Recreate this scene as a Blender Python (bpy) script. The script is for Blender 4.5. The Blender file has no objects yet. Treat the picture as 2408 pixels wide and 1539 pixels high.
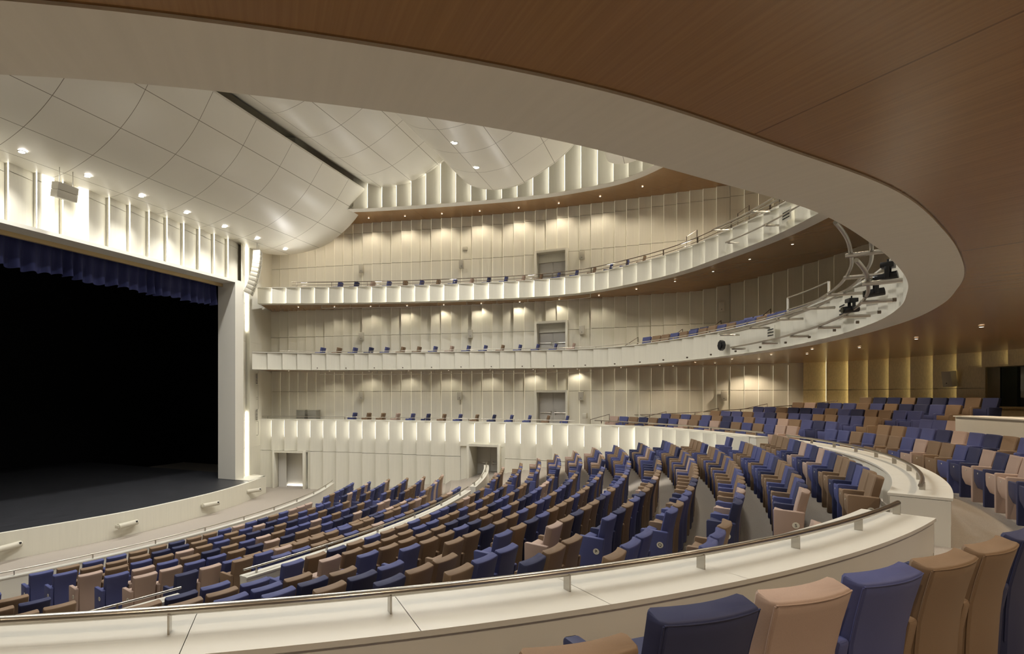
import bpy, bmesh, math, random
from mathutils import Vector, Matrix
random.seed(11)
PI = math.pi
SC = bpy.context.scene
COL = SC.collection
ZC = 5.35                      # height of the camera above the lowest floor; z below is given relative to eye level

def W(u, v, z): return (v, u, z + ZC)

# ------------------------------------------------------------------ materials
def mat(name, col, rough=.6, metal=0., emit=None, estr=0., spec=.5, tex=None, scale=20., amt=.12, bump=0., stretch=(1, 1, 1)):
    m = bpy.data.materials.new(name); m.use_nodes = True
    nt = m.node_tree; b = nt.nodes['Principled BSDF']
    b.inputs['Base Color'].default_value = (*col, 1); b.inputs['Roughness'].default_value = rough
    b.inputs['Metallic'].default_value = metal; b.inputs['Specular IOR Level'].default_value = spec
    if emit:
        b.inputs['Emission Color'].default_value = (*emit, 1); b.inputs['Emission Strength'].default_value = estr
    if tex:
        tc = nt.nodes.new('ShaderNodeTexCoord'); mp = nt.nodes.new('ShaderNodeMapping')
        mp.inputs['Scale'].default_value = stretch
        nz = nt.nodes.new('ShaderNodeTexNoise'); nz.inputs['Scale'].default_value = scale; nz.inputs['Detail'].default_value = 3
        nt.links.new(tc.outputs['UV' if tex == 'uv' else 'Object'], mp.inputs['Vector']); nt.links.new(mp.outputs['Vector'], nz.inputs['Vector'])
        mx = nt.nodes.new('ShaderNodeMixRGB'); mx.blend_type = 'MIX'
        mx.inputs[1].default_value = (*[c * (1 - amt) for c in col], 1); mx.inputs[2].default_value = (*[min(1, c * (1 + amt)) for c in col], 1)
        nt.links.new(nz.outputs['Fac'], mx.inputs[0]); nt.links.new(mx.outputs[0], b.inputs['Base Color'])
        if bump:
            bp = nt.nodes.new('ShaderNodeBump'); bp.inputs['Strength'].default_value = bump; bp.inputs['Distance'].default_value = .01
            nt.links.new(nz.outputs['Fac'], bp.inputs['Height']); nt.links.new(bp.outputs[0], b.inputs['Normal'])
    return m

def joints(m, uw, vw, line=.012, dark=.35):
    """thin joint lines on a UV grid measured in metres"""
    nt = m.node_tree; b = nt.nodes['Principled BSDF']
    tc = nt.nodes.new('ShaderNodeTexCoord'); sp = nt.nodes.new('ShaderNodeSeparateXYZ'); nt.links.new(tc.outputs['UV'], sp.inputs[0])
    outs = []
    for ax, w in ((0, uw), (1, vw)):
        if not w: continue
        d = nt.nodes.new('ShaderNodeMath'); d.operation = 'DIVIDE'; d.inputs[1].default_value = w; nt.links.new(sp.outputs[ax], d.inputs[0])
        f = nt.nodes.new('ShaderNodeMath'); f.operation = 'FRACT'; nt.links.new(d.outputs[0], f.inputs[0])
        l = nt.nodes.new('ShaderNodeMath'); l.operation = 'LESS_THAN'; l.inputs[1].default_value = line / w; nt.links.new(f.outputs[0], l.inputs[0])
        outs.append(l)
    o = outs[0]
    if len(outs) == 2:
        o = nt.nodes.new('ShaderNodeMath'); o.operation = 'MAXIMUM'
        nt.links.new(outs[0].outputs[0], o.inputs[0]); nt.links.new(outs[1].outputs[0], o.inputs[1])
    mx = nt.nodes.new('ShaderNodeMixRGB'); mx.blend_type = 'MULTIPLY'; mx.inputs[2].default_value = (dark, dark * .9, dark * .75, 1)
    src = b.inputs['Base Color'].links
    if src: nt.links.new(src[0].from_socket, mx.inputs[1])
    else: mx.inputs[1].default_value = b.inputs['Base Color'].default_value
    nt.links.new(o.outputs[0], mx.inputs[0]); nt.links.new(mx.outputs[0], b.inputs['Base Color'])
    return m

CREAM = (.725, .70, .60)
M = {}
M['cream'] = mat('cream_panel', CREAM, .55, tex='obj', scale=3, amt=.06, stretch=(4, 4, .25))
M['gold'] = mat('golden_panel', (.60, .49, .28), .32, tex='obj', scale=9, amt=.22, stretch=(3, 3, 1), spec=.7)
M['rim'] = mat('pale_rim_laminate', (.71, .685, .61), .6, tex='uv', scale=1.2, amt=.07, stretch=(14, .5, 1))
M['cap'] = mat('parapet_white', (.70, .68, .605), .4, tex='obj', scale=2, amt=.03)
M['cloud'] = joints(mat('ceiling_cloud', (.78, .75, .655), .38, tex='obj', scale=.5, amt=.04), 2.35, 1.62, .022, .3)
M['wood'] = joints(mat('cherry_veneer', (.305, .175, .076), .24, tex='uv', scale=2.2, amt=.22, stretch=(22, .35, 1), bump=.05), 4.4, 2.1, .014, .55)
M['carpet'] = mat('taupe_carpet', (.36, .32, .275), .95, tex='obj', scale=70, amt=.22, bump=.5)
M['stage'] = mat('black_stage_floor', (.032, .033, .038), .40, tex='obj', scale=2.2, amt=.95, stretch=(9, .5, 1), bump=.15)
M['black'] = mat('black_void', (.003, .003, .004), .9)
M['dark'] = mat('black_metal', (.012, .012, .014), .35)
M['steel'] = mat('brushed_steel', (.52, .49, .44), .28, 1.)
M['bronze'] = mat('dark_bronze_rail', (.16, .13, .10), .35, .9)
M['velvet'] = mat('navy_velvet', (.022, .028, .11), .8, tex='obj', scale=5, amt=.3, stretch=(1, 3, .3))
M['brass'] = mat('brass_band', (.55, .42, .22), .4, .3)
M['spk'] = mat('cream_speaker', (.56, .53, .44), .5)
M['grille'] = mat('grey_grille', (.28, .27, .23), .7, tex='obj', scale=60, amt=.3)
M['door'] = mat('grey_door', (.56, .54, .50), .45)
M['glass'] = mat('booth_glass', (.012, .013, .008), .06, spec=.6)
M['boothwall'] = mat('booth_wall', (.10, .10, .07), .7); M['boothcab'] = mat('booth_cabinet', (.42, .45, .37), .6)
m = bpy.data.materials.new('booth_glass_pane'); m.use_nodes = True; nt = m.node_tree; nt.nodes.clear()
g0 = nt.nodes.new('ShaderNodeBsdfTransparent'); g0.inputs[0].default_value = (.62, .66, .60, 1); g1 = nt.nodes.new('ShaderNodeBsdfGlossy'); g1.inputs['Roughness'].default_value = .03
g2 = nt.nodes.new('ShaderNodeMixShader'); g2.inputs[0].default_value = .14; g3 = nt.nodes.new('ShaderNodeOutputMaterial')
nt.links.new(g0.outputs[0], g2.inputs[1]); nt.links.new(g1.outputs[0], g2.inputs[2]); nt.links.new(g2.outputs[0], g3.inputs[0]); M['booth'] = m
M['white'] = mat('white_plaster', (.78, .75, .68), .6)
M['plate'] = mat('ivory_badge', (.75, .72, .60), .4)
M['red'] = mat('red_sign', (.6, .03, .02), .5)
M['led'] = mat('led_strip', (1, 1, 1), emit=(1, .96, .85), estr=6)
M['ledtop'] = mat('led_strip_top', (1, 1, 1), emit=(1, .96, .85), estr=6)
M['ledfaint'] = mat('led_strip_faint', (1, 1, 1), emit=(1, .84, .5), estr=.25)
M['ledsoft'] = mat('led_soft_panel', (1, 1, 1), emit=(1, .95, .82), estr=1.3)
M['ledgold'] = mat('led_strip_gold', (1, 1, 1), emit=(1, .87, .58), estr=.8)
M['ledback'] = mat('led_strip_back_wall', (1, 1, 1), emit=(1, .86, .48), estr=4.5)
M['lamp'] = mat('downlight_lens', (1, 1, 1), emit=(1, .97, .95), estr=60)
M['lampsm'] = mat('downlight_small', (1, 1, 1), emit=(1, .9, .75), estr=6)
def fabric(n, c): return mat(n, c, .62, tex='obj', scale=160, amt=.08, spec=.35)
FAB = {'b': fabric('blue_upholstery', (.070, .082, .212)), 'n': fabric('navy_upholstery', (.031, .037, .095)),
       't': fabric('tan_upholstery', (.225, .150, .093)), 'p': fabric('pink_beige_upholstery', (.42, .31, .255))}
CN = {'b': 'blue', 'n': 'dark navy', 't': 'tan brown', 'p': 'pinkish beige'}

# ------------------------------------------------------------------ mesh helpers
class MB:
    def __init__(s): s.v = []; s.f = []; s.uv = {}; s.smooth = False
    def vert(s, p): s.v.append(tuple(p)); return len(s.v) - 1
    def face(s, ids, uvs=None):
        s.f.append(tuple(ids))
        if uvs: s.uv[len(s.f) - 1] = uvs
    def quad(s, a, b, c, d, uvs=None):
        i = len(s.v); s.v += [tuple(a), tuple(b), tuple(c), tuple(d)]; s.face((i, i + 1, i + 2, i + 3), uvs)
    def box(s, lo, hi, mtx=None):
        x0, y0, z0 = lo; x1, y1, z1 = hi
        P = [(x0, y0, z0), (x1, y0, z0), (x1, y1, z0), (x0, y1, z0), (x0, y0, z1), (x1, y0, z1), (x1, y1, z1), (x0, y1, z1)]
        if mtx: P = [tuple(mtx @ Vector(p)) for p in P]
        i = len(s.v); s.v += P
        for f in ((0, 3, 2, 1), (4, 5, 6, 7), (0, 1, 5, 4), (1, 2, 6, 5), (2, 3, 7, 6), (3, 0, 4, 7)): s.f.append(tuple(i + k for k in f))
    def prism(s, pts, axis_a, axis_b):
        """pts: list of 3D points of a polygon at end a; b = a + offset vector"""
        off = Vector(axis_b); n = len(pts); i = len(s.v)
        s.v += [tuple(Vector(p) + Vector(axis_a)) for p in pts] + [tuple(Vector(p) + off) for p in pts]
        s.f.append(tuple(range(i + n - 1, i - 1, -1))); s.f.append(tuple(range(i + n, i + 2 * n)))
        for k in range(n): s.f.append((i + k, i + (k + 1) % n, i + n + (k + 1) % n, i + n + k))
    def grid(s, rows, close=False, uvs=None):
        i0 = len(s.v); n = len(rows[0])
        for r in rows: s.v += [tuple(p) for p in r]
        for a in range(len(rows) - 1):
            for b in range(n - (0 if close else 1)):
                c = (b + 1) % n
                ids = (i0 + a * n + b, i0 + a * n + c, i0 + (a + 1) * n + c, i0 + (a + 1) * n + b)
                s.face(ids, [uvs[a][b], uvs[a][c], uvs[a + 1][c], uvs[a + 1][b]] if uvs else None)
        return i0
    def tube(s, path, r, n=8, cap=True):
        P = [Vector(p) for p in path]; rows = []
        for k, p in enumerate(P):
            d = (P[min(k + 1, len(P) - 1)] - P[max(k - 1, 0)]).normalized()
            up = Vector((0, 0, 1)) if abs(d.z) < .95 else Vector((1, 0, 0))
            a = d.cross(up).normalized(); b = a.cross(d)
            rows.append([p + (a * math.cos(2 * PI * j / n) + b * math.sin(2 * PI * j / n)) * r for j in range(n)])
        i = s.grid(rows, close=True)
        if cap:
            s.f.append(tuple(i + j for j in range(n))[::-1]); e = i + n * (len(rows) - 1); s.f.append(tuple(e + j for j in range(n)))
    def make(s, name, m, parent=None, smooth=False, bevel=0., kind=None, segs=2):
        me = bpy.data.meshes.new(name); me.from_pydata(s.v, [], s.f)
        if s.uv:
            l = me.uv_layers.new(name='UVMap')
            for p in me.polygons:
                u = s.uv.get(p.index)
                if u:
                    for k, li in enumerate(p.loop_indices): l.data[li].uv = u[k]
        if bevel:
            bm = bmesh.new(); bm.from_mesh(me); bmesh.ops.remove_doubles(bm, verts=bm.verts, dist=1e-5)
            ed = [e for e in bm.edges if len(e.link_faces) == 2 and e.calc_face_angle(0) > .6]
            bmesh.ops.bevel(bm, geom=ed, offset=bevel, segments=segs, affect='EDGES', profile=.5); bm.to_mesh(me); bm.free()
        me.validate(); me.update()
        if smooth or bevel:
            for p in me.polygons: p.use_smooth = True
            if hasattr(me, 'set_sharp_from_angle'): me.set_sharp_from_angle(angle=.7)
        if m: me.materials.append(m)
        o = bpy.data.objects.new(name, me); COL.objects.link(o)
        if parent: o.parent = parent
        if kind: o['kind'] = kind
        return o

def tag(o, label, cat, group=None, kind=None):
    if label: o['label'] = label
    if cat: o['category'] = cat
    if group: o['group'] = group
    if kind: o['kind'] = kind
    return o
def empty(name, loc, rz, label, cat, group=None):
    o = bpy.data.objects.new(name, None); o.empty_display_size = .1; COL.objects.link(o)
    o.location = loc; o.rotation_euler = (0, 0, rz); return tag(o, label, cat, group)
def struct(name, mb, m, smooth=False, **k):
    o = mb.make(name, m, smooth=smooth, **k); o['kind'] = 'structure'; return o
def dup(root, loc, rz, label=None, group=None):
    r = root.copy(); COL.objects.link(r); r.location = loc; r.rotation_euler = (0, 0, rz)
    if label: r['label'] = label
    if group: r['group'] = group
    for ch in root.children:
        c = ch.copy(); COL.objects.link(c); c.parent = r
        for g in ch.children:
            d = g.copy(); COL.objects.link(d); d.parent = c
    return r

# ------------------------------------------------------------------ plan curves (u across the house, v away from the stage)
def smooth(pts, sub=8):
    P = [Vector(p) for p in pts]; out = []
    for i in range(len(P) - 1):
        a = P[max(i - 1, 0)]; b = P[i]; c = P[i + 1]; d = P[min(i + 2, len(P) - 1)]
        for k in range(sub):
            t = k / sub
            out.append(.5 * ((2 * b) + (c - a) * t + (2 * a - 5 * b + 4 * c - d) * t * t + (3 * b - a - 3 * c + d) * t ** 3))
    out.append(P[-1]); return out
def resample(P, step, start=0., length=None):
    """points at equal arc length; returns list of (s, point)"""
    out = []; s = 0.; nxt = start
    for a, b in zip(P, P[1:]):
        L = (b - a).length
        while nxt <= s + L + 1e-9:
            out.append((nxt, a.lerp(b, (nxt - s) / L if L else 0))); nxt += step
        s += L
    return out
def offs(P, d):
    """offset away from the room"""
    out = []
    for k in range(len(P)):
        t = (P[min(k + 1, len(P) - 1)] - P[max(k - 1, 0)]).normalized(); out.append(P[k] + Vector((t.y, -t.x)) * d)
    return out
def arc(cu, cv, R, a0, a1, n=40):
    return [Vector((cu + R * math.sin(math.radians(a0 + (a1 - a0) * i / n)), cv + R * math.cos(math.radians(a0 + (a1 - a0) * i / n)))) for i in range(n + 1)]
# travel order: from the stage on the far side, round the back, to the near side -> outside (away from the room) is the LEFT hand side
PC = (15.3, -12.45)
def par(r, a0, a1, n=40): return arc(PC[0], PC[1], r, a0, a1, n)
C1 = smooth([(26.0, -22.2), (26.9, -18.5), (27.5, -14), (27.85, -10), (27.95, -7.2), (27.75, -4.9), (27.05, -2.2)], 8) + arc(PC[0], PC[1], 15.98, 47, 23.2, 30)
CB2 = smooth([(23.82, -20.9), (25.4, -19.0), (26.6, -17.0), (27.5, -14.3), (28.35, -10.6), (29.1, -7.5), (29.5, -5.4), (29.25, -3.6), (28.3, -2.1), (26.75, -.75), (25.05, .42), (22.4, 1.78), (19.5, 2.77),
              (17.0, 3.22), (15.56, 3.36), (13.47, 3.38), (11.53, 3.16), (10.05, 2.83), (9.0, 2.54), (7.86, 2.13), (6.65, 1.62), (5.30, .95), (4.15, .13), (3.10, -.69), (2.22, -1.64), (1.45, -2.72), (.80, -4.05), (.2, -6.2), (-.1, -9.5), (.1, -14), (1.0, -20)], 8)
CB3 = smooth([(24.6, -21.2), (26.3, -17.3), (27.7, -13.5), (28.6, -10.2), (29.15, -7.5), (29.2, -5.6), (28.8, -3.8), (27.2, -1.36), (25.8, .05), (24.2, 1.1), (21.9, 2.45), (20, 3.25), (18, 3.8), (15.2, 4.1), (12, 3.8), (9, 2.9), (5.5, .9)], 6)
CB4 = smooth([(24.2, -21.2), (25.6, -17.6), (26.6, -15), (27.9, -10), (28.5, -6.7), (28.5, -4.4), (28.15, -2.5), (27.05, -1.05), (25.2, .5), (22.5, 2.1), (19.5, 3.3), (15.2, 4.0), (11, 3.3)], 6)
CW = smooth([(27.6, -22.6), (28.8, -17), (30.2, -11.4), (30.9, -7.6), (31.15, -4), (31.3, 0), (31.2, 3.0), (30.6, 5.4)], 8) + arc(15.1, -12.6, 24.3, 38, -62, 70)

def ribbon(mb, A, z0, B, z1, flip=False, uv=True):
    n = min(len(A), len(B)); s = 0; rows = [[], []]; uvs = [[], []]
    for k in range(n):
        if k: s += (A[k] - A[k - 1]).length
        rows[0].append(W(A[k].x, A[k].y, z0)); rows[1].append(W(B[k].x, B[k].y, z1))
        w = math.hypot((B[k] - A[k]).length, z1 - z0); uvs[0].append((s, 0)); uvs[1].append((s, w))
    if flip: rows = rows[::-1]; uvs = uvs[::-1]
    mb.grid(rows, uvs=uvs if uv else None)
def fan(mb, A, z):
    mb.face([mb.vert(W(p.x, p.y, z)) for p in A])

LEDS = []
def saw(P, pitch, depth, z0, z1, s0=0., s1=1e9, seams=(), openings=(), led=None, ledz=None, top=None, ledlab='', side=-1, gap=.018, ledw=.035, ledgroup='', led0=0.):
    """stepped panel wall along P: every panel starts proud of the wall and ends in it; lights hide in the joints.
       depth pushes into the room (right hand side of travel)."""
    mb = MB(); L = resample(P, pitch, s0); L = [x for x in L if x[0] <= s1 + 1e-3]
    for (sa, a), (sb, b) in zip(L, L[1:]):
        t = (b - a).normalized(); nrm = Vector((-t.y, t.x))          # towards the room
        A = a + nrm * depth; Bq = b + nrm * .01 - t * .022
        zz = z0
        for (o0, o1, oz) in openings:
            if sb > o0 + .02 and sa < o1 - .02:
                zz = max(zz, oz)
                for e0, e1 in ((sa, min(o0 - .02, sb)), (max(o1 + .02, sa), sb)):
                    if e1 > e0:
                        f0 = a.lerp(b, (e0 - sa) / (sb - sa)) + nrm * .04; f1 = a.lerp(b, (e1 - sa) / (sb - sa)) + nrm * .04
                        mb.quad(W(f0.x, f0.y, z0), W(f1.x, f1.y, z0), W(f1.x, f1.y, min(oz + .02, z1)), W(f0.x, f0.y, min(oz + .02, z1)))
        if zz >= z1: continue
        cuts = [zz] + [c for c in seams if zz < c < z1] + [z1]
        for c0, c1 in zip(cuts, cuts[1:]):
            g = gap if c1 != z1 else 0
            mb.quad(W(A.x, A.y, c0), W(Bq.x, Bq.y, c0), W(Bq.x, Bq.y, c1 - g), W(A.x, A.y, c1 - g))
        bq0 = a - nrm * .03; bq1 = b - nrm * .03
        mb.quad(W(bq0.x, bq0.y, zz), W(bq1.x, bq1.y, zz), W(bq1.x, bq1.y, z1), W(bq0.x, bq0.y, z1))
        # step face at the panel's start and a return to close it
        bk = a - nrm * .03
        mb.quad(W(bk.x, bk.y, zz), W(A.x, A.y, zz), W(A.x, A.y, z1), W(bk.x, bk.y, z1))
        mb.quad(W(bk.x, bk.y, z1), W(A.x, A.y, z1), W(Bq.x, Bq.y, z1), W(b.x, b.y, z1))
        mb.quad(W(bk.x, bk.y, zz), W(A.x, A.y, zz), W(Bq.x, Bq.y, zz), W(b.x, b.y, zz))
        if led and sa > max(s0 + .01, led0):
            lz0, lz1 = ledz(zz, z1) if ledz else (zz + .02, z1 - .02)
            c1 = a + nrm * (depth - .012) - t * .003; c0 = a + nrm * max(.012, depth - .012 - ledw) - t * .003; e = t * -.006
            m2 = MB()
            q = [c0, c1, c1 + e, c0 + e]
            m2.prism([W(p.x, p.y, lz0) for p in q], (0, 0, 0), (0, 0, lz1 - lz0))
            o = m2.make('light_strip', led); LEDS.append(tag(o, ledlab, 'light strip', ledgroup))
    return mb

# ------------------------------------------------------------------ seats
ST = {}
def seat_parts():
    # backrest: loft of rounded sections, concave towards the sitter, waisted at arm height
    sec = [(.10, -.205, -.105, .225), (.30, -.21, -.10, .232), (.50, -.205, -.092, .238), (.64, -.188, -.08, .243), (.78, -.160, -.052, .248), (.88, -.136, -.028, .253), (.925, -.126, -.018, .255)]
    def ring(z, xf, xb, w, n=7, zf=0):
        pts = []
        for k in range(n):            # front face, left to right
            y = -w + .018 + (2 * w - .036) * k / (n - 1); pts.append((xf + .034 * (1 - (y / w) ** 2), y, z + zf))
        pts.append((xf + .02, w, z + zf * .8)); pts.append((xb - .02, w, z))
        for k in range(n):
            y = w - .018 - (2 * w - .036) * k / (n - 1); pts.append((xb + .034 * (1 - (y / w) ** 2), y, z))
        pts.append((xb - .02, -w, z)); pts.append((xf + .02, -w, z + zf * .8)); return pts
    b = MB(); rows = [ring(*s) for s in sec]
    rows.append(ring(.938, -.123, -.020, .254, zf=.016)); rows.append(ring(.944, -.116, -.026, .250, zf=.022))
    i = b.grid([r[::-1] for r in rows], close=True); n = len(rows[0])
    b.f.append(tuple(i + j for j in range(n))[::-1]); e = i + n * (len(rows) - 1)
    # top cap as a strip of quads so the curve stays clean
    nn = 7; T = [x for x in range(n)]
    top = [e + k for k in range(n)]
    b.f.append(tuple(top))
    ST['back'] = b
    s = MB()                                              # tip-up seat, folded
    prof = [(-.43, .635), (-.30, .60), (-.30, .50), (-.34, .30), (-.37, .265), (-.422, .40), (-.43, .50)]
    s.prism([(x, -.225, z) for x, z in prof], (0, 0, 0), (0, .45, 0)); ST['seat'] = s
    a = MB()
    prof = [(-.435, .0), (-.10, .0), (-.08, .50), (-.06, .655), (-.07, .672), (-.425, .685), (-.44, .672)]
    a.prism([(x, -.32, z) for x, z in prof], (0, 0, 0), (0, .08, 0)); ST['arm'] = a
    a2 = MB(); a2.prism([(x, .24, z) for x, z in prof], (0, 0, 0), (0, .07, 0)); ST['arm2'] = a2
    p = MB(); p.tube([(-.432, 0, .57), (-.436, 0, .57)], .016, 8); ST['plate'] = p
    q = MB(); q.tube([(-.17, -.321, .48), (-.17, -.327, .48)], .045, 16); ST['badge'] = q
    u = MB(); u.box((-.62, -.30, 0), (-.14, -.245, .012)); ST['foot'] = u
seat_parts()
ME = {}
for k, bev in (('back', 0), ('seat', .018), ('arm', .014), ('arm2', .014), ('plate', 0), ('badge', 0)):
    o = ST[k].make('tmp', None, smooth=True, bevel=bev)
    ME[k] = o.data; bpy.data.objects.remove(o)
MEC = {}
def mesh_for(k, c):
    if (k, c) not in MEC:
        m = ME[k].copy(); m.materials.clear(); m.materials.append(M['plate'] if k in ('plate', 'badge') else FAB[c]); m.name = k; MEC[(k, c)] = m
    return MEC[(k, c)]
PARTN = {'back': 'backrest', 'seat': 'seat', 'arm': 'armrest_panel', 'arm2': 'armrest_panel', 'plate': 'number_plate', 'badge': 'row_badge'}
LETTER = {}
def letter_curve(ch):
    if ch not in LETTER:
        c = bpy.data.curves.new('row_letter', 'FONT'); c.body = ch; c.size = .062; c.extrude = .001; c.align_x = 'CENTER'; c.align_y = 'CENTER'
        to = bpy.data.objects.new('tmp', c); COL.objects.link(to); bpy.context.view_layer.update()
        me = bpy.data.meshes.new_from_object(to.evaluated_get(bpy.context.evaluated_depsgraph_get())); me.materials.clear(); me.materials.append(M['dark'])
        bpy.data.objects.remove(to); LETTER[ch] = me
    return LETTER[ch]
SEATS = []   # dicts: u,v,z(floor),rz,col,label,group,last,letter,scale
def seat(u, v, z, rz, col, label, group, last=False, letter=None, sc=1., near=False):
    SEATS.append(dict(u=u, v=v, z=z, rz=rz, col=col, label=label, group=group, last=last, letter=letter, sc=sc))
ORD = ['first', 'second', 'third', 'fourth', 'fifth', 'sixth', 'seventh', 'eighth', 'ninth', 'tenth', 'eleventh', 'twelfth', 'thirteenth', 'fourteenth', 'fifteenth', 'sixteenth', 'seventeenth', 'eighteenth', 'nineteenth', 'twentieth', 'twenty-first', 'twenty-second', 'twenty-third', 'twenty-fourth']
def colours(n, s=''):
    out = []
    while len(out) < n:
        if len(out) < len(s):
            c = s[len(out)]; c = ('n' if c == 'b' and random.random() < .3 else 'p' if c == 't' and random.random() < .10 else c)
        else: c = random.choices('bntp', (35, 18, 37, 10))[0]
        out.append(c)
    return out

# stalls: row letter -> (top of back z, radius, centre block near/far angle, far block angles, near block first angle)
H = .955
ROWS = {
 'A': (-4.27, 27.01, -14.39, 7.0, 10.5, 18.3, -17.4), 'B': (-4.15, 27.92, -13.95, 6.6, 10.0, 17.6, -17.8), 'C': (-4.03, 28.82, -13.53, 6.2, 9.6, 18.0, -17.4),
 'D': (-3.90, 29.78, -13.21, 5.9, 9.2, 17.2, -16.9), 'E': (-3.80, 30.60, -12.79, 5.7, 8.9, 17.0, -16.6), 'F': (-3.70, 31.46, -11.97, 5.6, 8.8, 17.0, -16.3),
 'G': (-3.50, 32.14, -10.35, 5.0, None, None, None), 'H': (-3.30, 33.11, -9.97, 6.8, None, None, None),
 'I': (-3.08, 34.26, -11.19, 4.6, 7.99, 14.25, -13.89), 'J': (-2.92, 35.02, -10.85, 4.6, 8.2, 14.6, -13.52), 'K': (-2.75, 35.77, -10.59, 4.5, 8.2, 15.4, -13.13),
 'L': (-2.56, 36.53, -10.27, 4.5, 8.1, 15.6, -12.81), 'M': (-2.38, 37.28, -9.95, 4.5, 7.9, 15.2, -12.51), 'N': (-2.20, 38.04, -9.55, 4.5, 7.81, 14.81, -12.14),
 'O': (-2.02, 38.78, -9.13, 5.1, 7.56, 13.51, -11.6), 'P': (-1.83, 39.57, -8.87, 4.97, 7.32, 12.13, -11.2), 'Q': (-1.70, 40.37, -8.3, 6.0, 7.6, 11.65, -10.76),
 'R': (-1.57, 41.18, -7.55, 6.2, 7.88, 10.49, -10.02), 'S': (-1.38, 42.01, -7.05, 5.99, 8.62, 8.62, None), 'T': (-1.18, 42.92, -6.17, 6.4, None, None, None)}
RC = (15.1, -40.)
SEQ = {'T': 'ttbbttbbtbbtbbttt', 'S': 'pbbtbbttbbbtbbttbb', 'R': 'bbtbttbbtttbtbtbtt', 'Q': 'btbbtbbtttttbtbtbt', 'P': 'bbtbbttbtttbbttbbb', 'O': 'ptbttbbtbbbtbbbbtb', 'N': 'btbbtttbttbbtbtbbt',
       'M': 'ttbttbtbbt', 'L': 'bttbbttbtb', 'K': 'bttttbbttb', 'J': 'pttttbbttb', 'I': 'btbtbttbtb', 'A': 'btbbttbttbtbbtbt', 'B': 'btttbbtbtbtbbt', 'C': 'ptbtttbtbbtbb', 'D': 'bpbtbtbttbbt', 'E': 'ppbbtbtbttb', 'F': 'bpbtttttbbttb', 'G': 'tbptttbtt', 'H': 'bbttbttb'}
def arc_seats(c, R, a0, a1, z, seq, lab, group, letter=None, pitch=.58, n=None, sc=1.):
    n = n or max(1, round(math.radians(abs(a1 - a0)) * R / pitch) + 1)
    cs = colours(n, seq)
    for i in range(n):
        a = math.radians(a0 + (a1 - a0) * (i / (n - 1) if n > 1 else 0))
        seat(c[0] + R * math.sin(a), c[1] + R * math.cos(a), z, a, cs[i], lab % (CN[cs[i]], ORD[i]), group, last=(i == n - 1), letter=letter if i == 0 else None, sc=sc)
for L_, (zt, R, a0, a1, f0, f1, nb) in ROWS.items():
    z = zt - H
    arc_seats(RC, R, a0, a1, z, SEQ.get(L_, ''), '%s seat in centre stalls row ' + L_ + ', %s from its near aisle end', 'centre stalls seats of row ' + L_, L_)
    if f0: arc_seats(RC, R, f0, f1, z, 'bt', '%s seat in far block of stalls row ' + L_ + ', %s from the far aisle', 'far block seats of row ' + L_, L_)
    if nb:
        n = 3
        st = math.degrees(.58 / R)
        for i, c in enumerate(colours(n, random.choice(('btt', 'ttb', 'bbt', 'tbb')))):
            a = math.radians(nb - st * i); u, v = RC[0] + R * math.sin(a), RC[1] + R * math.cos(a)
            if math.hypot(u - PC[0], v - PC[1]) > 15.45: break
            seat(u, v, z, a, c, '%s seat in near block of stalls row %s, %s from the near aisle' % (CN[c], L_, ORD[i]), 'near block seats of row ' + L_, last=(i == 0))
seat(RC[0] + 42.1 * math.sin(math.radians(-9.3)), RC[1] + 42.1 * math.cos(math.radians(-9.3)), -1.56 - H, math.radians(-9.5), 'p', 'pinkish beige seat top just peeking over the near parapet, right of the S end seat', 'near block seats of row S')
# first balcony rear rows (centre 15.1,-12.6)
BC = (15.1, -12.6)
BROW = {'a': (-1.05, 18.0), 'b': (-.88, 19.1), 'c': (-.70, 20.1), 'd': (-.50, 21.1), 'e': (-.30, 21.95), 'f': (-.08, 22.75)}
BN = {'a': 'front', 'b': 'second', 'c': 'third', 'd': 'fourth', 'e': 'fifth', 'f': 'back'}
def bal(k, a0, a1, seq, where, n=None, letter=None):
    zt, R = BROW[k]
    arc_seats(BC, R, a0, a1, zt - H, seq, '%s seat in ' + BN[k] + ' row of first balcony, ' + where, 'first balcony ' + BN[k] + ' row seats', letter, n=n)
bal('a', 26.3, 57.64, 'ppbtbtbpbttbbtbtbt', 'left block, %s from the stairs', 18, 'A')
bal('a', 20.2, -18.8, 'bbtbttbpttbbpbppbbt', 'right block, %s from the stairs', 22)
bal('b', 25.3, 50.97, 'bbbttbbtbbtbtbtb', 'left block, %s from the stairs', 16, 'B')
bal('b', 18.43, -1.4, 'ttbbbtbbtbb', 'right block, %s from the stairs', 12)
bal('c', 24.18, 45.41, 'tbbttbbtbbtbbt', 'left block, %s from the stairs', 14, 'C')
bal('c', 17.85, 15.0, 'bbp', 'by the control desk, %s from stairs', 3)
bal('d', 22.83, 41.64, 'bbttbbtbbbtbb', 'left block, %s from the stairs', 13, 'D')
bal('e', 21.86, 38.54, 'tbbbtbtbbbpt', 'left block, %s from the stairs', 12, 'E')
bal('f', 21.04, 32.69, 'ntbbbtnnt', 'beside the booth window, %s from the stairs', 9, 'F')
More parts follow.
